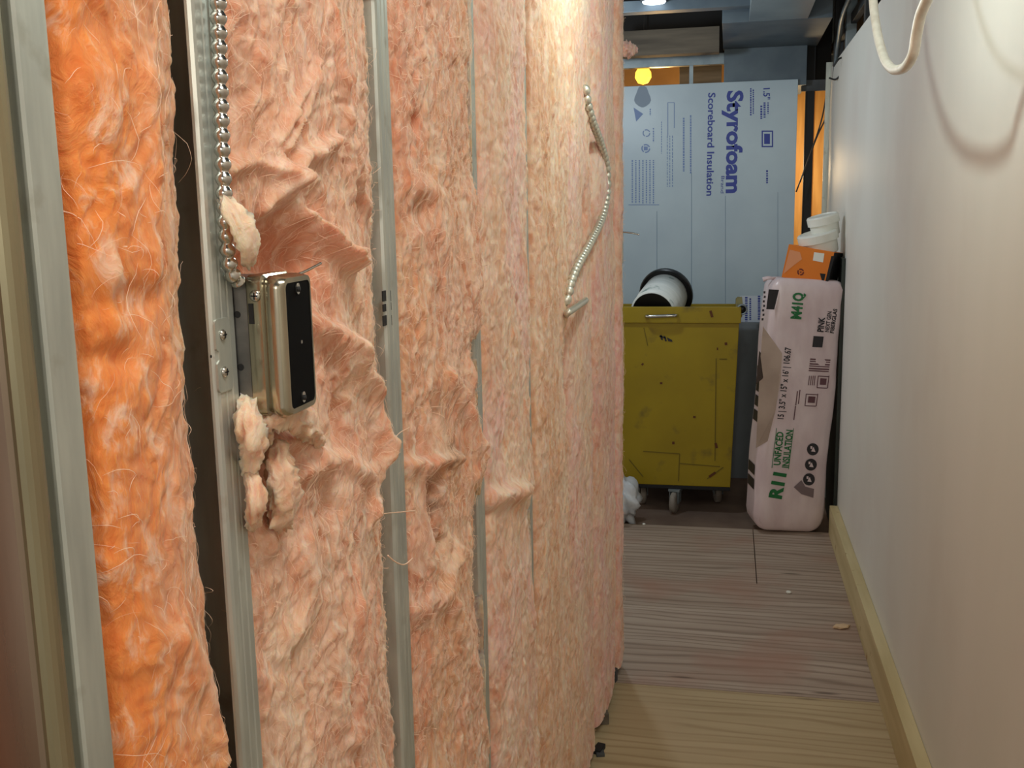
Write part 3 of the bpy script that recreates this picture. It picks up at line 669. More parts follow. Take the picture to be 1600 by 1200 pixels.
sharp(shell('dark_opening', [(.021, rrect(y0 + .0032, z0 + .0042, y1 - .0022, z1 - .0052, .005)), (.0425, rrect(y0 + .0032, z0 + .0042, y1 - .0022, z1 - .0052, .005))], M_bore, r))
for zc in (z0 + .010, z1 - .011):
    bm = bmesh.new(); lp = rrect(.016, zc - .004, .022, zc + .005, .0028)
    a = [bm.verts.new((.0428, y, z)) for y, z in lp]; c = [bm.verts.new((.0440, y, z)) for y, z in lp]
    for k in range(len(lp)): bm.faces.new((a[k], a[(k + 1) % len(lp)], c[(k + 1) % len(lp)], c[k]))
    bm.faces.new(c); bm.faces.new(a[::-1])
    e = bm_obj('screw_ear', bm, M_chrome, r)
    bm = lathe([(.0022, 0), (.0022, .0014), (.0, .0016)], 12); sc_ = bm_obj('screw', bm, M_black_dull, e, True); sc_.matrix_local = axis_mat((.0438, .019, zc), (1, 0, 0))
bm = bmesh.new(); box(bm, (.0426, .020, .046), (.0436, .0225, .0485)); bm_obj('bright_speck', bm, M_chrome, r)
def screw(parent, loc, d, rad=.0035, mat=None, name='screw'):
    prof = [(rad, 0), (rad * 1.02, .0008), (rad * .85, .0018), (rad * .45, .0025), (.0001, .0026)]
    s = bm_obj(name, lathe(prof, 16), mat or M_chrome, parent, True); s.matrix_local = axis_mat(loc, d)
    bm = bmesh.new(); box(bm, (-rad * .6, -rad * .13, .0019), (rad * .6, rad * .13, .0028)); box(bm, (-rad * .13, -rad * .6, .0019), (rad * .13, rad * .6, .0028)); bm_obj('cross_slot', bm, M_black_dull, s)
    return s
screw(r, (.020, y0 - .0025, z1 - .014), (0, -1, 0), .0045)
bm = bmesh.new(); box(bm, (.0135, y0 - .0030, z1 - .036), (.0175, y0 - .0026, z1 - .020)); bm_obj('key_slot', bm, M_black_dull, r)
for zc, xx in ((.072, -.002), (.030, -.004)):
    s = bm_obj('knockout', lathe([(.0028, 0), (.0028, .0005)], 12), M_black_dull, r); s.matrix_local = axis_mat((.002, y0 + .001, zc), (0, -1, 0))
# mounting strap with screws on the stud face
p0 = onx(331, 500, XF); p1 = onx(361, 607, XF)
yy0, yy1 = p0.y - YB, p1.y - YB; za, zb = p1.z - 1.40, p0.z - 1.40; zm = (za + zb) / 2
lp = rrect(yy0, za, yy1, zb, .004); cut = [(y, z) for y, z in lp]
# notch halfway down on the left edge
left = [(yy0, zm + .006), (yy0 + .004, zm + .003), (yy0 + .004, zm - .003), (yy0, zm - .006)]
new = []
for k, (y, z) in enumerate(cut):
    new.append((y, z))
    if k == 11: new += left
bm = bmesh.new(); a = [bm.verts.new((.0004, y, z)) for y, z in new]; c = [bm.verts.new((.0022, y, z)) for y, z in new]
for k in range(len(new)): bm.faces.new((a[k], a[(k + 1) % len(new)], c[(k + 1) % len(new)], c[k]))
bm.faces.new(c); bm.faces.new(a[::-1]); st = bm_obj('mounting_strap', bm, M_galv, r)
for q in ((347, 523), (350, 581)):
    p = onx(*q, XF + .002); screw(st, (.0022, p.y - YB, p.z - 1.40), (1, 0, 0), .0042)
for q in ((340, 480), (332, 557)):
    p = onx(*q, XF + .002); s = bm_obj('small_hole', lathe([(.0012, 0), (.0012, .0004)], 10), M_black_dull, st); s.matrix_local = axis_mat((.0006, p.y - YB, p.z - 1.40), (1, 0, 0))
o = tube('nail', [Vector((.030, y1 - .004, z1 - .002)), Vector((.036, y1 + .006, z1 + .001)), Vector((.044, y1 + .022, z1 + .007))], .0012, M_chrome, r, 8)

# metal clad cables ---------------------------------------------------------
def helix(pitch, r0, amp): return lambda s, a, i: r0 + amp * (abs(math.sin(math.pi * (s / pitch) + a / 2)) - .5)
P = [pw(338, -330, -.371), pw(340, -100, -.371), pw(342, 60, -.371), pw(346, 200, -.371), pw(350, 300, -.371), pw(353, 360, -.371), pw(360, 420, -.372), pw(372, 440, -.372)]
o = tube('flexible_conduit', P, .005, M_chrome, None, 14, 8, lambda s, a, i: .0038 + .0026 * abs(math.sin(math.pi * s / .0106)), .0009); tag(o, 'ribbed metal conduit running down to the electrical box', 'conduit')
pts = [(914, 138), (918, 160), (926, 190), (939, 225), (948, 262), (949, 300), (941, 340), (922, 380), (903, 415), (891, 445), (886, 468)]
P = [pw(x, y, -.352 + .012 * math.sin(math.pi * k / 10)) for k, (x, y) in enumerate(pts)]; P = [P[0] + Vector((-.03, 0, 0))] + P + [P[-1] + Vector((-.03, .01, -.02))]
o = tube('flexible_conduit', P, .008, M_armour, None, 12, 8, lambda s, a, i: .0030 + .0080 * math.sqrt(abs(math.sin(math.pi * s / .024))), .0015); tag(o, 'curved ribbed metal conduit bowing out of the far batts', 'conduit')
P = [pw(884, 492, -.37), pw(887, 489, -.345), pw(900, 480, -.340), pw(913, 471, -.343), pw(916, 468, -.37)]
o = tube('flexible_conduit', P, .007, M_armour, None, 12, 8, helix(.012, .0072, .0012), .0018); tag(o, 'short stub of metal conduit below the curved one', 'conduit')
# far-end clip and wire
r = thing('metal_clip', pw(972, 375, -.335), 'small white metal clip with wire on the far edge of the pink wall', 'clip')
boxo('plate', (-.006, -.03, -.075), (.002, .02, .03), M_galv, r, .001)
tube('wire', [Vector((0, .0, .025)), Vector((.03, .0, .022)), Vector((.055, .0, .016))], .0025, M_chrome, r, 6)
# dark tabs at the foot of the wall
for k, (px, py, w_, h_) in enumerate(((978, 1040, .02, .05), (970, 1065, .02, .09), (957, 1130, .03, .07), (952, 1175, .045, .03), (965, 1180, .04, .02))):
    p = onz(px, py, 0); r_ = boxo('packing_shim', (-.012, -w_ / 2, 0), (.012, w_ / 2, h_ * .5), [M_black_dull, M_dkgrey, M_brown][k % 3], None, .002)
    r_.location = (XF + .025 + .004 * k, p.y, .0); r_.rotation_euler = (0, 0, .25 * (-1) ** k)
    tag(r_, ['dark shim at the far foot of the pink wall', 'tall dark shim at the wall foot, second from the far end', 'slanted grey shim halfway along the shims at the wall foot', 'brown shim among those at the near foot of the pink wall', 'nearest black shim at the foot of the pink wall'][k], 'shim', 'shims along the foot of the pink wall')

# ------------------------------------------------------------------ white cable loop
pts = [(1355, -80), (1362, -30), (1366, 20), (1373, 62), (1382, 92), (1393, 107), (1404, 109), (1416, 103), (1427, 84), (1432, 55), (1439, 22), (1452, -10), (1466, -60), (1472, -110)]
P = [onx(x, y, .345) for x, y in pts]; P = [Vector((.345, P[0].y, 2.975))] + P + [Vector((.345, P[-1].y, 2.975))]
o = tube('hanging_cable', P, .0105, M_cable, None, 14, 8); tag(o, 'white cable looping down in front of the pale drywall', 'cable')

# ------------------------------------------------------------------ yellow cart
YC = 5.16
r = thing('yellow_cart', (-.24, YC, -0.019), 'battered yellow metal bin cart on casters at the corridor end', 'cart', rot=(0, 0, 0))
ob = r.location
def cw(px, py, y=YC): p = ony(px, py, y); return Vector((p.x - ob.x, p.y - ob.y, p.z - ob.z))
zb_, zt_ = .148, 1.068
xl, xrb, xrt = -.40, cw(1141, 757).x, cw(1156, 500).x
D_ = .56
def hexa(bm, pts):
    v = [bm.verts.new(p) for p in pts]
    for f in ((0, 3, 2, 1), (4, 5, 6, 7), (0, 1, 5, 4), (1, 2, 6, 5), (2, 3, 7, 6), (3, 0, 4, 7)): bm.faces.new([v[i] for i in f])
t = .018
def panel(name, x0b, x1b, x0t, x1t, y0_, y1_, z0_, z1_, mat=M_yellow, par=r):
    bm = bmesh.new(); hexa(bm, [(x0b, y0_, z0_), (x1b, y0_, z0_), (x1b, y1_, z0_), (x0b, y1_, z0_), (x0t, y0_, z1_), (x1t, y0_, z1_), (x1t, y1_, z1_), (x0t, y1_, z1_)])
    return bm_obj(name, bm, mat, par, False, .003)
panel('front_panel', xl, xrb, xl, xrt, 0, t, zb_, zt_)
panel('rear_panel', xl, xrb, xl, xrt, D_ - t, D_, zb_, zt_ - .05)
panel('side_panel', xl, xl + t, xl, xl + t, t, D_ - t, zb_, zt_ - .05)
panel('side_panel', xrb - t, xrb, xrt - t, xrt, t, D_ - t, zb_, zt_, M_yellow)
panel('bottom_panel', xl, xrb, xl, xrb, .001, D_, zb_ - .02, zb_, M_black_dull)
# top rails
rl = panel('top_rail', xl - .004, xrt + .006, xl - .004, xrt + .006, -.014, .0, zt_ - .078, zt_ + .004)
panel('top_rail', xrt - .012, xrt + .010, xrt - .012, xrt + .016, 0, D_, zt_ - .05, zt_ + .004)
panel('top_rail', xl, xrt, xl, xrt, D_, D_ + .012, zt_ - .09, zt_ - .035)
# handle
h0 = cw(1010, 493); h1 = cw(1058, 492)
tube('handle', [Vector((h0.x, -.014, h0.z)), Vector((h0.x + .005, -.036, h0.z)), Vector((h0.x + .03, -.045, h0.z)), Vector((h1.x - .03, -.045, h1.z)), Vector((h1.x - .005, -.036, h1.z)), Vector((h1.x, -.014, h1.z))], .009, M_chrome, rl, 10)
s = bm_obj('round_tube_end', lathe([(.026, 0), (.026, .03), (.019, .03), (.019, .003)], 20), M_greyst, r, True); s.matrix_local = axis_mat((xrt + .01, .02, zt_ - .01), (0, -1, 0))
s2 = bm_obj('dark_bore', lathe([(.019, 0), (.019, .026)], 20), M_black, s, True)
# weld seams and scratches (strips standing slightly proud)
bm = bmesh.new()
def strip(bm, A, B, wd=.0022, y=-.0012):
    a = cw(*A); b_ = cw(*B); a.y = b_.y = y; d = (b_ - a).normalized(); n_ = Vector((-d.z, 0, d.x)) * wd
    hexa(bm, [a - n_ + Vector((0, -.001, 0)), b_ - n_ + Vector((0, -.001, 0)), b_ - n_ + Vector((0, .0008, 0)), a - n_ + Vector((0, .0008, 0)), a + n_ + Vector((0, -.001, 0)), b_ + n_ + Vector((0, -.001, 0)), b_ + n_ + Vector((0, .0008, 0)), a + n_ + Vector((0, .0008, 0))])
for A, B in (((1005, 705), (1062, 709)), ((1062, 709), (1060, 752)), ((1062, 724), (1125, 729)), ((1119, 560), (1117, 720)), ((983, 718), (1005, 745)), ((1105, 748), (1130, 730)), ((1006, 512), (1012, 540)), ((1124, 561), (1136, 561))): strip(bm, A, B)
bm_obj('weld_seams', bm, M_seam, r)
bm = bmesh.new()
for A, B in (((1033, 600), (1033.1, 597)), ((1052, 690), (1052.2, 694)), ((1134, 535), (1134.5, 539)), ((1120, 545), (1122, 545)), ((1003, 568), (1005, 570)), ((1118, 692), (1120, 700)), ((1108, 745), (1118, 738)), ((1085, 650), (1085, 653)), ((1110, 485), (1113, 495))): strip(bm, A, B, .006, -.0016 if A[1] > 500 else -.0152)
bm_obj('rust_marks', bm, M_rust, r)
N_ = Vector((0, -1, 0)); PF = Vector((0, YC - .001, 0))
quad_marks('black_scribble', [[(1031, 524), (1033, 531), (1036, 531), (1034, 523)], [(1037, 524), (1039, 533), (1042, 533), (1040, 526)], [(1042, 527), (1044, 533), (1051, 534), (1050, 531)], [(1030, 526), (1040, 529), (1040, 527), (1031, 524)]], PF, N_, M_blackink, r, .002)
# casters
def caster(x, y, rot, mat=M_rubber):
    c = thing('caster', (0, 0, 0), '', ''); del c['label']; del c['category']; c.parent = r; c.location = (x, y, 0); c.rotation_euler = (0, 0, rot)
    wl = bm_obj('wheel', lathe([(.012, -.016), (.05, -.015), (.056, -.010), (.058, 0), (.056, .010), (.05, .015), (.012, .016)], 28), mat, c, True); wl.matrix_local = axis_mat((0, .028, .058), (1, 0, 0))
    bm = bmesh.new(); box(bm, (-.024, -.01, .055), (-.020, .045, .118)); box(bm, (.020, -.01, .055), (.024, .045, .118)); box(bm, (-.03, -.03, .116), (.03, .045, .128)); bm_obj('fork', bm, M_greyst, c, False, .001)
q = cw(1055, 790)
caster(cw(1056, 790).x, .03, 2.9)
caster(cw(1002, 790).x, .12, .3); caster(xrb - .06, .20, .2); caster(xl + .08, .45, -.2); caster(xrb - .07, .52, .1)

# pail / roll lying in the cart
a = ony(1020, 489, 5.24); b_ = ony(1040, 461, 5.50); ax = (b_ - a)
rr = .116
M_wrap = noisy('creased_white_wrap', (222, 228, 224), (238, 242, 238), .4, scale=5, stretch=(1, 1, 6), bump=.5, dist=.01, c3=(120, 150, 146), c3scale=9, c3lo=.62, c3hi=.7)
pa = thing('white_roll', a, 'white roll with black rim lying in the top of the yellow cart', 'roll'); q = ax.to_track_quat('Z', 'Y'); pa.rotation_euler = q.to_euler()
L_ = ax.length
bm_obj('white_wrap', lathe([(rr - .012, .0), (rr, .002), (rr, L_ * .3), (rr + .003, L_ * .32), (rr + .002, L_), (rr - .012, L_)], 40), M_wrap, pa, True)
sharp(bm_obj('black_rim', lathe([(rr - .01, L_ * .98), (rr + .022, L_ * .98), (rr + .028, L_), (rr + .028, L_ + .02), (rr + .022, L_ + .024), (rr - .01, L_ + .024)], 40), M_black, pa, True))
sharp(bm_obj('dark_core', lathe([(.0001, -.004), (rr - .010, -.004), (rr - .008, .006), (rr - .012, .02)], 40), M_black, pa, True))

# ------------------------------------------------------------------ foam board
YBd = 5.98
r = thing('foam_board', (-.25, YBd, -0.019), 'tall pale blue foam insulation board printed with dark blue letters', 'foam board')
tilt = .0
zt_b = ony(1120, 129, YBd).z + .019; xr_b = ony(1245, 200, YBd).x + .25
bm = bmesh.new(); box(bm, (-.61, 0, 0), (xr_b, .038, zt_b)); bm_obj('foam_sheet', bm, M_foam, r, False, .002)
P0 = Vector((0, YBd, 0)); 
def W_(name, body, A, B, h, mat=M_ink, bold=0): return writing(name, body, A, B, h, P0, N_, mat, r, bold, .0012)
W_('large_lettering', 'Styrofoam', (1137, 142), (1135, 302), 22, M_ink, .035)
W_('lettering', 'Scoreboard Insulation', (1107, 145), (1104, 306), 10, M_ink, .022)
W_('small_lettering', 'Brand', (1127, 275), (1126, 302), 5, M_ink)
W_('small_lettering', '1.5"', (1193, 138), (1193, 156), 9, M_ink, .02)
quad_marks('small_print', dashes(1193, 160, 184, 3.2) + dashes(1188, 165, 187, 3) + dashes(1199, 160, 178, 2), P0, N_, M_ink, r, .0012)
quad_marks('small_print', dashes(1172, 138, 181, 2.2, 4.2, 3) + dashes(1176, 140, 178, 2, 4.2, 3), P0, N_, M_ink, r, .0012)
quad_marks('print_frame', [rct(1190, 204, 1192, 230), rct(1206, 204, 1208, 230), rct(1192, 204, 1206, 206), rct(1192, 228, 1206, 230), rct(1194, 209, 1203, 225)], P0, N_, M_ink, r, .0012)
quad_marks('small_print', dashes(1197, 266, 287, 3), P0, N_, M_ink, r, .0012)
quad_marks('pale_print', dashes(1078, 180, 271, 2.4, 5, 4) + dashes(1067, 184, 268, 2.6, 5, 4), P0, N_, M_ink_pale, r, .0012)
quad_marks('pale_print', [rct(1043, 160, 1044, 212), rct(1053, 160, 1054, 200), rct(1044, 160, 1053, 161)] + sum([dashes(1042 + k * 4, 212, 292, 1.2, 7, 5) for k in range(3)], []), P0, N_, M_ink_pale, r, .0012)
quad_marks('pale_print', sum([dashes(987 + k * 5.5, 250, 318, 2.0, 4.4, 3) for k in range(7)], []) + [rct(982, 319.5, 1030, 320.5)], P0, N_, M_ink_pale, r, .0012)
quad_marks('pale_print', dashes(1015, 170, 180, 2) + dashes(1020, 200, 222, 2) + dashes(1033, 190, 240, 1.2), P0, N_, M_ink_pale, r, .0012)
def ringmark(cx, cy, ro, ri, n=18):
    out = []
    for k in range(n):
        a0, a1 = 2 * math.pi * k / n, 2 * math.pi * (k + 1) / n
        if k % 6 == 5: continue
        out.append([(cx + ro * math.cos(a0), cy + ro * math.sin(a0)), (cx + ro * math.cos(a1), cy + ro * math.sin(a1)), (cx + ri * math.cos(a1), cy + ri * math.sin(a1)), (cx + ri * math.cos(a0), cy + ri * math.sin(a0))])
    return out
quad_marks('round_symbol', ringmark(1010, 208, 6, 4.4), P0, N_, M_ink_pale, r, .0012)
quad_marks('round_symbol', ringmark(1009, 232, 7, 5) + [rct(1006, 229, 1012, 235)], P0, N_, M_ink_pale, r, .0012)
quad_marks('triangle_symbol', [[(990, 168), (994, 190), (1005, 178)]], P0, N_, M_ink_pale, r, .0012)
M_score = newmat('score_line', (128, 150, 172), .6)
quad_marks('score_lines', [rct(1026, 330, 1026.8, 640), rct(1080, 270, 1080.8, 640), rct(1133, 306, 1133.7, 640), rct(1215, 300, 1215.5, 500)], P0, N_, M_score, r, .0012)
quad_marks('white_print_strip', [rct(1156, 462, 1192, 503)], P0, N_, M_white_strip, r, .0012)
quad_marks('small_print', dashes(1164, 464, 502, 4, 4.2, 3) + dashes(1171, 466, 500, 2.5, 4.2, 3) + dashes(1184, 462, 500, 4, 4.2, 3), P0, N_, M_ink, r, .002)
quad_marks('dark_smudge', [[(1004 + 12 * math.cos(a) * (1 + .2 * math.sin(3 * a)), 151 + 17 * math.sin(a)) for a in np.linspace(0, 2 * math.pi, 18, endpoint=False)][::-1]], P0, N_, newmat('smudge', (138, 154, 172), .6), r, .0010)
# grey sheet before its foot
zt_g = ony(1175, 504, 5.90).z
o = boxo('grey_sheet', (-.62, 5.905, -.019), (ony(1192, 560, 5.9).x + .05, 5.93, zt_g), M_greysheet, None, .002); tag(o, 'low grey sheet standing between the yellow cart and the blue board', 'sheet')
# crumpled plastic by the wall end
bm = bmesh.new(); bmesh.ops.create_icosphere(bm, subdivisions=4, radius=1)
for v in bm.verts:
    k = 1 + .35 * math.sin(v.co.x * 5 + 2 * v.co.z) * math.cos(v.co.y * 6) + .12 * math.sin(v.co.z * 13 + v.co.x * 9)
    v.co = Vector((v.co.x * .085, v.co.y * .1, v.co.z * .115)) * k
o = bm_obj('plastic_bag', bm, M_plasticbag, None, True); p = onz(982, 812, 0); o.location = (p.x - .04, p.y - .02, .10); tag(o, 'crumpled white plastic bag on the floor behind the pink wall end', 'plastic bag')

# ------------------------------------------------------------------ insulation bag leaning on the wall
base = onz(1232, 829, 0)
th_in = math.radians(3.4); yaw = math.radians(-9)      # lean to the right; turned a little
r = thing('insulation_bag', (.275, 4.93, 0.0), 'pink plastic bag of insulation batts leaning by the drywall', 'bag')
Wd, Ht, Dp = .335, 1.200, .22
Rm = (Matrix.Rotation(math.radians(3.4), 4, 'Y') @ Matrix.Rotation(math.radians(-2.0), 4, 'X') @ Matrix.Rotation(math.radians(11), 4, 'Z'))
nu, nv, nd = 40, 110, 20
bm = bmesh.new(); bmesh.ops.create_cube(bm, size=1)
bmesh.ops.subdivide_edges(bm, edges=bm.edges[:], cuts=31, use_grid_fill=True)
for v in bm.verts:
    c = v.co * 2; ex = 7.0
    # rounded outline: round corners at the foot, squarer at the top
    m = max(abs(c.x), abs(c.y), abs(c.z))
    px_, py_, pz_ = c
    rz = .16 if pz_ < 0 else .10
    hx = Wd / 2; hz = Ht / 2; hy = Dp / 2
    X_, Y_, Z_ = px_ * hx, py_ * hy, pz_ * hz
    rad = .075 if Z_ < 0 else .05
    ix = max(-hx + rad, min(hx - rad, X_)); iz = max(-hz + rad, min(hz - rad, Z_)); ry_ = .035; iy = max(-hy + ry_, min(hy - ry_, Y_))
    dx, dz, dy = X_ - ix, Z_ - iz, Y_ - iy
    l = math.sqrt(dx * dx + dz * dz)
    if l > 1e-9:
        k = min(1, rad / l); dx *= k; dz *= k
    l3 = math.sqrt((dx / rad) ** 2 + (dz / rad) ** 2 + (dy / ry_) ** 2)
    if l3 > 1: dx /= l3; dy /= l3; dz /= l3
    X_, Y_, Z_ = ix + dx, iy + dy, iz + dz
    # bulges and creases
    Y_ += -.006 * math.copysign(1, py_) * -1 * (1 - abs(px_) ** 3) * 0
    if py_ < -.5: Y_ -= .010 * (1 - px_ * px_) * (1 - abs(pz_) ** 6) + .0022 * math.sin(Z_ * 42 + X_ * 20) * math.cos(X_ * 38)
    X_ += .004 * math.sin(Z_ * 11 + 1) * abs(px_)
    v.co = (X_, Y_, Z_ + Ht / 2)
for v in bm.verts: v.co = Rm @ v.co
zmin = min(v.co.z for v in bm.verts)
for v in bm.verts: v.co.z -= zmin
o = bm_obj('bag_film', bm, M_bag, r, True)
bpy.context.view_layer.update()
bmv = bmesh.new(); bmv.from_mesh(o.data); bmv.transform(Matrix.Translation(r.location)); bvh = BVHTree.FromBMesh(bmv); bmv.free()
Nb = (Rm.to_3x3() @ Vector((0, -1, 0))).normalized(); Pb = Vector(r.location) + Rm @ Vector((0, -Dp / 2 - .009, Ht / 2))
def wb(name, body, A, B, h, mat, bold=.01): return writing(name, body, A, B, h, Pb, Nb, mat, r, bold, .0022, bvh)
def qb(name, rects, mat, off=.0022): return quad_marks(name, rects, Pb, Nb, mat, r, off, bvh)
wb('green_lettering', 'R11', (1220, 780), (1228, 740), 18, M_green, .05)
wb('green_lettering', 'M41Q', (1251, 499), (1256, 458), 15, M_green, .045)
wb('green_lettering', 'UNFACED', (1219, 727), (1224, 675), 10, M_green, .03)
wb('green_lettering', 'INSULATION', (1232, 731), (1239, 672), 10, M_green, .03)
wb('black_lettering', '15 | 3.5" x 15" x 16\' | 106.67', (1224, 655), (1236, 543), 9, M_blackink, .02)
wb('small_lettering', 'PINK', (1286, 519), (1289, 496), 9, M_blackink, .04)
wb('small_lettering', 'NEXT GEN', (1295, 519), (1300, 487), 6, M_blackink, .03)
wb('small_lettering', 'FIBERGLAS', (1303, 521), (1309, 483), 6, M_blackink, .03)
def sl(x0, y0, w_, h_, k=-.12):   # slanted rect following the lean
    return [(x0, y0), (x0 + k * h_, y0 + h_), (x0 + w_ + k * h_, y0 + h_ + w_ * .06), (x0 + w_, y0 + w_ * .06)]
qb('dark_emblem', [sl(1271, 525, 16, 17)], M_blackink)
qb('dark_picture', [[(1201, 452), (1197, 483), (1211, 484), (1218, 453)]], M_blackink)
qb('striped_edge', [sl(1193 + (k % 2) - k * .5, 455 + k * 7, 3, 3.5) for k in range(7)], M_blackink)
qb('barcode', [sl(1266 - k * .55, 560 + k * 3.6, 32, 1.6 if k % 2 else 2.2) for k in range(6)], M_maroon)
qb('printed_frame', sum([[sl(x, y, w_, 1.3), sl(x - h_ * .12, y + h_, w_, 1.3), sl(x, y, 1.3, h_), sl(x + w_, y, 1.3, h_ + 1.5), sl(x + 4, y + 4, w_ - 7, h_ - 8)] for x, y, w_, h_ in ((1278, 587, 17, 18), (1259, 615, 18, 18))], []), M_maroon)
qb('small_print', [sl(1264 + k * 3, 587, 1.2, 15) for k in range(4)] + [sl(1245 + k * 4, 611 - k * 2, 1.6, 22) for k in range(2)] + [sl(1242, 634, 1.6, 22)], M_maroon)
qb('green_lettering_frame', [sl(1213, 669, 1, 62), sl(1239, 669, 1, 64)], M_green)
def disc(cx, cy, ra, n=18): return [(cx + ra * math.cos(a), cy + ra * math.sin(a)) for a in np.linspace(0, -2 * math.pi, n, endpoint=False)]
for cx, cy in ((1270, 702), (1267, 726), (1264, 749)):
    qb('round_badge', [disc(cx, cy, 9.5)], M_blackink)
    qb('badge_symbol', [[(cx - 3, cy + 3), (cx + 4, cy + 4), (cx + 1, cy - 4)], rct(cx - 4, cy - 5, cx - 1, cy - 1)], M_bag, .004)
qb('grey_wedge', [[(1252, 750), (1240, 761), (1252, 772), (1271, 778), (1272, 764), (1258, 760)]], newmat('grey_ink', (122, 104, 106), .6))
# open side of the bag on the left: beige wool window and dark print
Ns = (Rm.to_3x3() @ Vector((-1, 0, 0))).normalized()
def side_patch(name, quads, mat, off=.003):
    bm = bmesh.new()
    for Q in quads:
        vs = []
        for yy, zz_ in Q:
            w0 = Vector(r.location) + Rm @ Vector((-.3, yy, zz_)); h = bvh.ray_cast(w0, -Ns, .6)
            vs.append(bm.verts.new((h[0] if h[0] else w0) + Ns * off))
        bm.faces.new(vs)
    me = bpy.data.meshes.new(name); bm.to_mesh(me); bm.free(); o = link(name, me, mat); adopt(r, o)
side_patch('dark_side_print', [[(-.07, z), (.06, z), (.06, z + .05), (-.07, z + .05)] for z in (.2, .27, .52, .59, .66, .73)], M_blackink)
def flatpatch(name, pts, mat, off): return qb(name, [pts], mat, off)
flatpatch('beige_wool_window', [(1192, 510), (1188, 560), (1184, 640), (1181, 700), (1200, 690), (1212, 640), (1220, 590), (1222, 552)], M_bag_side, .0016)
flatpatch('dark_corner_print', [(1186, 548), (1181, 600), (1191, 592), (1204, 570)], newmat('brown_ink', (62, 46, 38), .6), .003)
# folded plastic top
flapb = bmesh.new()
zt = Ht
bm = bmesh.new(); 
for k in range(14):
    pass
bm.free(); flapb.free()
P = [ony(1192, 437, 4.92), ony(1203, 434, 4.92), ony(1220, 438, 4.95), ony(1250, 443, 4.97)]
o = tube('gathered_top', P, .008, M_bag, None, 8, 6, lambda s, a, i: .008 * (1 + .4 * math.sin(s * 60 + a * 2))); adopt(r, o)

# dark boards between bag and wall
o = boxo('dark_board', (.507, 4.90, 0), (.522, 5.3, 1.30), M_dark_green, None, .002); tag(o, 'dark green board standing behind the insulation bag against drywall', 'board')

# ------------------------------------------------------------------ orange box and white tubs on the bag
pc = ony(1256, 441, 4.90)
r = thing('orange_box', pc, 'orange cardboard box tilted on top of the insulation bag', 'box')
bw = (ony(1292, 446, 4.90) - ony(1221, 433, 4.90)); ub = bw.normalized(); hb = (ony(1241, 382, 4.90) - ony(1221, 433, 4.90)); 
nb = Vector((0, 1, 0)); upb = (hb - ub * hb.dot(ub)).normalized(); nb = upb.cross(ub).normalized() * -1
if nb.y < 0: nb = -nb
BW, BH, BD = bw.length, hb.length * .97, .15
org = ony(1221, 433, 4.90) - pc
sh = ub * .02
def bp(u, d, h): return org + ub * u + nb * d + upb * h
bm = bmesh.new()
hexa(bm, [bp(0, 0, 0), bp(BW, 0, 0), bp(BW + .055, BD, 0), bp(.055, BD, 0), bp(0, 0, BH), bp(BW, 0, BH), bp(BW + .055, BD, BH), bp(.055, BD, BH)])
bm_obj('carton', bm, M_orange, r, False, .002)
bm = bmesh.new(); e = .0015
hexa(bm, [bp(BW - .001, -.0, .001), bp(BW + e, 0, .001), bp(BW + .055 + e, BD, .001), bp(BW + .05, BD, .001), bp(BW - .001, 0, BH - .001), bp(BW + e, 0, BH - .001), bp(BW + .055 + e, BD, BH - .001), bp(BW + .05, BD, BH - .001)])
bm_obj('black_side', bm, M_black_dull, r)
Po = pc + org; No = -nb
def qo(name, rects, mat, off=.0012): return quad_marks(name, rects, Po, No, mat, r, off)
qo('peach_panel', [[(1234, 390), (1224, 428), (1241, 414), (1253, 405), (1250, 394)]], M_peach)
qo('white_sticker', [[(1272, 394), (1270, 407), (1286, 410), (1288, 396)]], M_white_pl)
qo('black_edge', [[(1299, 400), (1288, 446), (1292, 446), (1304, 400)], [(1281, 427), (1286, 445), (1290, 428)]], M_black_dull)
qo('round_symbol', ringmark(1251, 425, 5.5, 3.2, 18) + ringmark(1251, 425, 1.5, .2, 8), newmat('dark_red_ink', (110, 34, 14), .5))
def tub(px, py, Y, L_, rad, d, label):
    p = ony(px, py, Y); t_ = thing('white_tub', p, label, 'tub', 'white tubs on the orange box'); t_.rotation_euler = Vector(d).to_track_quat('Z', 'Y').to_euler()
    sharp(bm_obj('tub_body', lathe([(rad * .86, 0), (rad * .9, .004), (rad * .96, L_), (rad * .93, L_)], 36), M_white_pl, t_, True))
    sharp(bm_obj('lid', lathe([(rad * .98, L_ * .62), (rad * 1.04, L_ * .63), (rad * 1.05, L_), (rad * .99, L_ + .006), (rad * .9, L_ + .008), (rad * .86, L_ + .003)], 36), M_white_pl, t_, True))
tub(1283, 396, 5.0, .095, .088, (-.22, -.10, .97), 'lower white tub lying on the orange box')
tub(1291, 368, 5.02, .09, .070, (-.22, -.08, .97), 'upper white tub on top, touching the drywall')

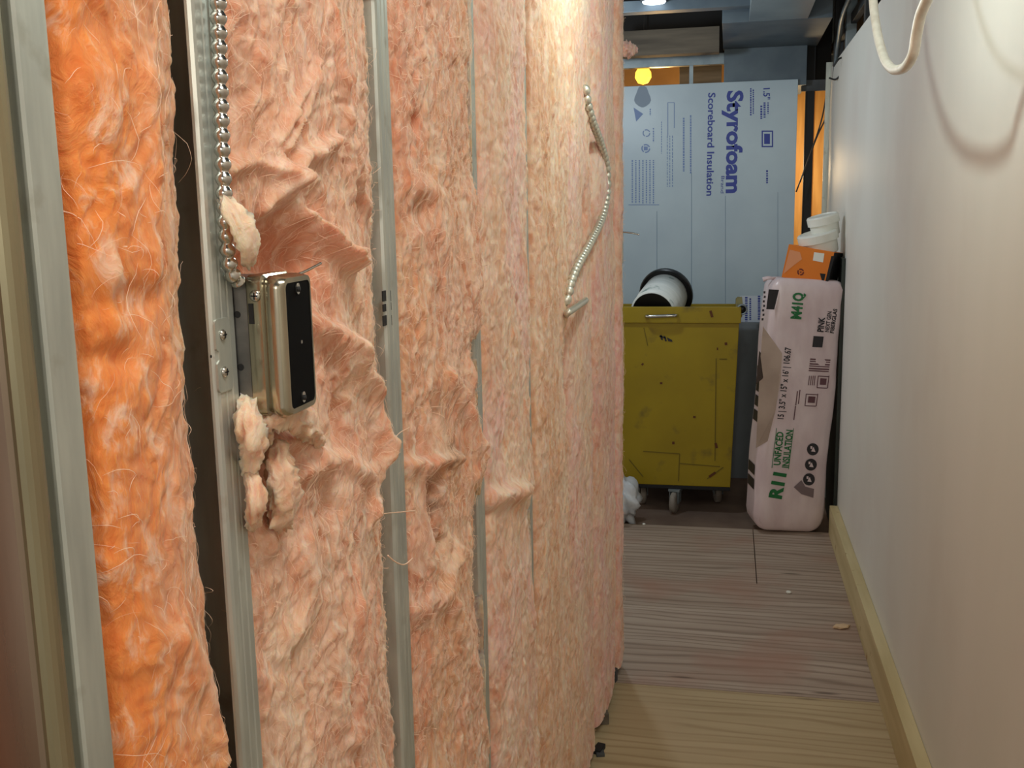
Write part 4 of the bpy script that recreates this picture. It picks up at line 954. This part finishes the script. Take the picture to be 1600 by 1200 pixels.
# ------------------------------------------------------------------ frame posts right of the board
o = boxo('timber_post', (ony(1236, 200, 7.1).x, 7.1, -.019), (ony(1257, 200, 7.1).x, 7.2, 2.97), M_timber, None, .002); tag(o, 'warm lit timber post just right of the blue board', 'post', 'timber posts by the corridor end')
o = boxo('timber_post', (ony(1273, 200, 7.1).x, 7.1, -.019), (ony(1300, 200, 7.1).x, 7.2, 2.97), M_timber, None, .002); tag(o, 'warm timber post between the black post and bright steel edge', 'post', 'timber posts by the corridor end')
r = thing('black_post', (ony(1264, 200, 6.08).x, 6.08, -.019), 'black metal post between the two timber posts', 'post')
boxo('shaft', (-.024, -.02, 0), (.024, .02, 2.62), M_black_dull, r, .002)
boxo('bracket', (-.05, -.03, 2.18), (.10, -.02, 2.24), M_dkgrey, r, .002)
for k, (A, B, C_) in enumerate((((1292, 145), (1280, 200), (1244, 300)), ((1290, 185), (1274, 220), (1250, 285)))):
    o = tube('hanging_wire', [ony(*A, 5.98), ony(*B, 6.0), ony(*C_, 5.97)], .004, M_wire, None, 6); tag(o, ['longer thin dark wire slanting across the posts', 'shorter thin dark wire slanting across the posts'][k], 'wire')
r = thing('edge_stud', (ony(1292, 200, 5.97).x, 5.97, 0), 'bright steel stud at the far end of the drywall', 'stud')
boxo('face', (-.014, 0, 0), (.018, .002, 2.3), M_galv, r); boxo('side', (.018, 0, 0), (.020, .04, 2.3), M_galv, r)

# ------------------------------------------------------------------ overhead
def up(name, px0, px1, Y0, Y1, z0_, z1_, mat, label, cat, group=None, bev=.002):
    x0_ = ony(px0, 60, Y0).x; x1_ = ony(px1, 60, Y0).x
    o = boxo(name, (x0_, Y0, z0_), (x1_, Y1, z1_), mat, None, bev); tag(o, label, cat, group); return o
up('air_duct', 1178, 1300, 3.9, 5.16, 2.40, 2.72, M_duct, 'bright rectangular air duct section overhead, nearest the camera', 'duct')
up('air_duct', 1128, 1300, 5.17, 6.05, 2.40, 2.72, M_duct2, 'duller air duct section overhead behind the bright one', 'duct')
up('duct_plenum', 1132, 1262, 6.0, 6.5, 2.19, 2.40, M_duct2, 'grey metal box hanging under the ducts above the blue board', 'duct')
up('overhead_beam', 960, 1124, 5.7, 5.8, 2.345, 2.475, M_brown, 'brown wooden beam over the corridor end', 'beam')
up('overhead_pipe', 960, 1190, 4.55, 4.64, 2.45, 2.51, M_dkgrey, 'dark grey channel crossing overhead near the duct', 'channel')
up('overhead_channel', 960, 1200, 4.95, 5.03, 2.435, 2.485, M_duct2, 'pale steel channel crossing overhead before the brown beam', 'channel')
up('header_channel', 960, 1132, 5.92, 5.97, 2.325, 2.385, M_greyst, 'pale grey header channel just above the lit opening', 'channel')
hc = bpy.data.objects['header_channel']
o = boxo('short_post', (ony(1077, 110, 6.03).x, 6.035, 2.15), (ony(1083, 110, 6.03).x, 6.055, 2.38), M_greyst, hc)
hc.data.transform(Matrix.Translation((0, .11, 0)))
up('dark_filler', 1238, 1300, 6.25, 6.55, 2.23, 2.96, M_black_dull, 'black bulkhead block added for darkness at the right above the timber posts', 'filler')  # black box added to keep the space over the posts dark
up('dark_backing', 1062, 1128, 6.75, 7.0, 2.20, 2.9, M_brown, 'dark crate added to darken the gap behind the short grey post above the blue board', 'backing')  # dark box added to darken the opening beside the short post
up('dark_filler', 960, 1132, 6.3, 6.6, 2.42, 2.96, M_black_dull, 'black bulkhead block added for darkness above the brown beam', 'filler')  # added black block stands in for the overhead darkness
r = thing('hanging_bulb', ony(1005, 113, 6.2), 'glowing yellow bulb above the left end of the blue board', 'bulb')
sharp(bm_obj('glass', lathe([(.0001, -.07), (.03, -.06), (.048, -.03), (.045, .0), (.022, .035), (.014, .05)], 24), M_bulb, r, True))
bm_obj('socket', lathe([(.016, .05), (.018, .055), (.018, .10), (.008, .11)], 20), M_black_dull, r, True)
tube('cord', [Vector((0, 0, .105)), Vector((.01, .01, .5)), Vector((0, 0, 2.97 - r.location.z))], .004, M_wire, r, 6)
r = thing('ceiling_lamp', ony(1022, 4, 4.9), 'small white glowing lamp at the top over the corridor end', 'lamp')
bm_obj('glow_disc', lathe([(.0001, -.004), (.05, -.002), (.055, .006)], 24), M_tube, r, True); bm_obj('housing', lathe([(.055, .004), (.062, .006), (.06, .05), (.03, .07)], 24), M_dkgrey, r, True)
# framing over the drywall
r = thing('hanger_rail', (.60, 4.0, 2.42), 'dark grey rail with hangers above the drywall top', 'rail')
bm = bmesh.new(); box(bm, (-.03, -3.2, 0), (0, 2.9, .05)); bm_obj('rail', bm, M_dkgrey, r, False, .002)
for k, yv in enumerate((-1.5, -.2, .75, 1.5, 2.1, 2.6)):
    bm = bmesh.new(); box(bm, (-.05, yv, -.14), (.0, yv + .05, .55)); bm_obj('hanger', bm, M_greyst if k % 2 else M_dkgrey, r, False, .003)
o = tube('grey_pipe', [ony(1303, 128, 5.9), ony(1311, 60, 5.6) , ony(1318, 20, 5.2), ony(1340, -30, 4.9)], .012, M_greyst, None, 8); tag(o, 'thin grey pipe rising above the drywall end', 'pipe')
o = tube('loop_of_wire', [ony(1296, 122, 5.6), ony(1306, 124, 5.55), ony(1316, 112, 5.5), ony(1319, 92, 5.45), ony(1311, 92, 5.4), ony(1302, 104, 5.4)], .005, M_wire, None, 6); tag(o, 'small grey wire loop at the drywall top corner', 'wire')

# ------------------------------------------------------------------ litter on the floor
def chip(name, px, py, sx, sy, sz, mat, label, rz=0, cat='debris'):
    bm = bmesh.new(); bmesh.ops.create_icosphere(bm, subdivisions=3, radius=1)
    for v in bm.verts:
        k = 1 + .3 * math.sin(v.co.x * 7 + px) * math.cos(v.co.y * 5)
        v.co = Vector((v.co.x * sx * k, v.co.y * sy * k, v.co.z * sz))
    o = bm_obj(name, bm, mat, None, True); p = onz(px, py, 0); o.location = (p.x, p.y, sz - .001); o.rotation_euler = (0, 0, rz); return tag(o, label, cat)
chip('wood_chip', 1314, 981, .03, .018, .007, noisy('chip_wood', (206, 176, 140), (222, 194, 160)), 'curled pale wood chip on the grey plywood floor', .4)
chip('white_crumb', 1232, 927, .010, .009, .006, M_white_pl, 'small white crumb on the floor beyond the wood chip')
chip('white_crumb', 1006, 820, .007, .007, .005, M_white_pl, 'tiny white crumb at the edge of the far plywood')
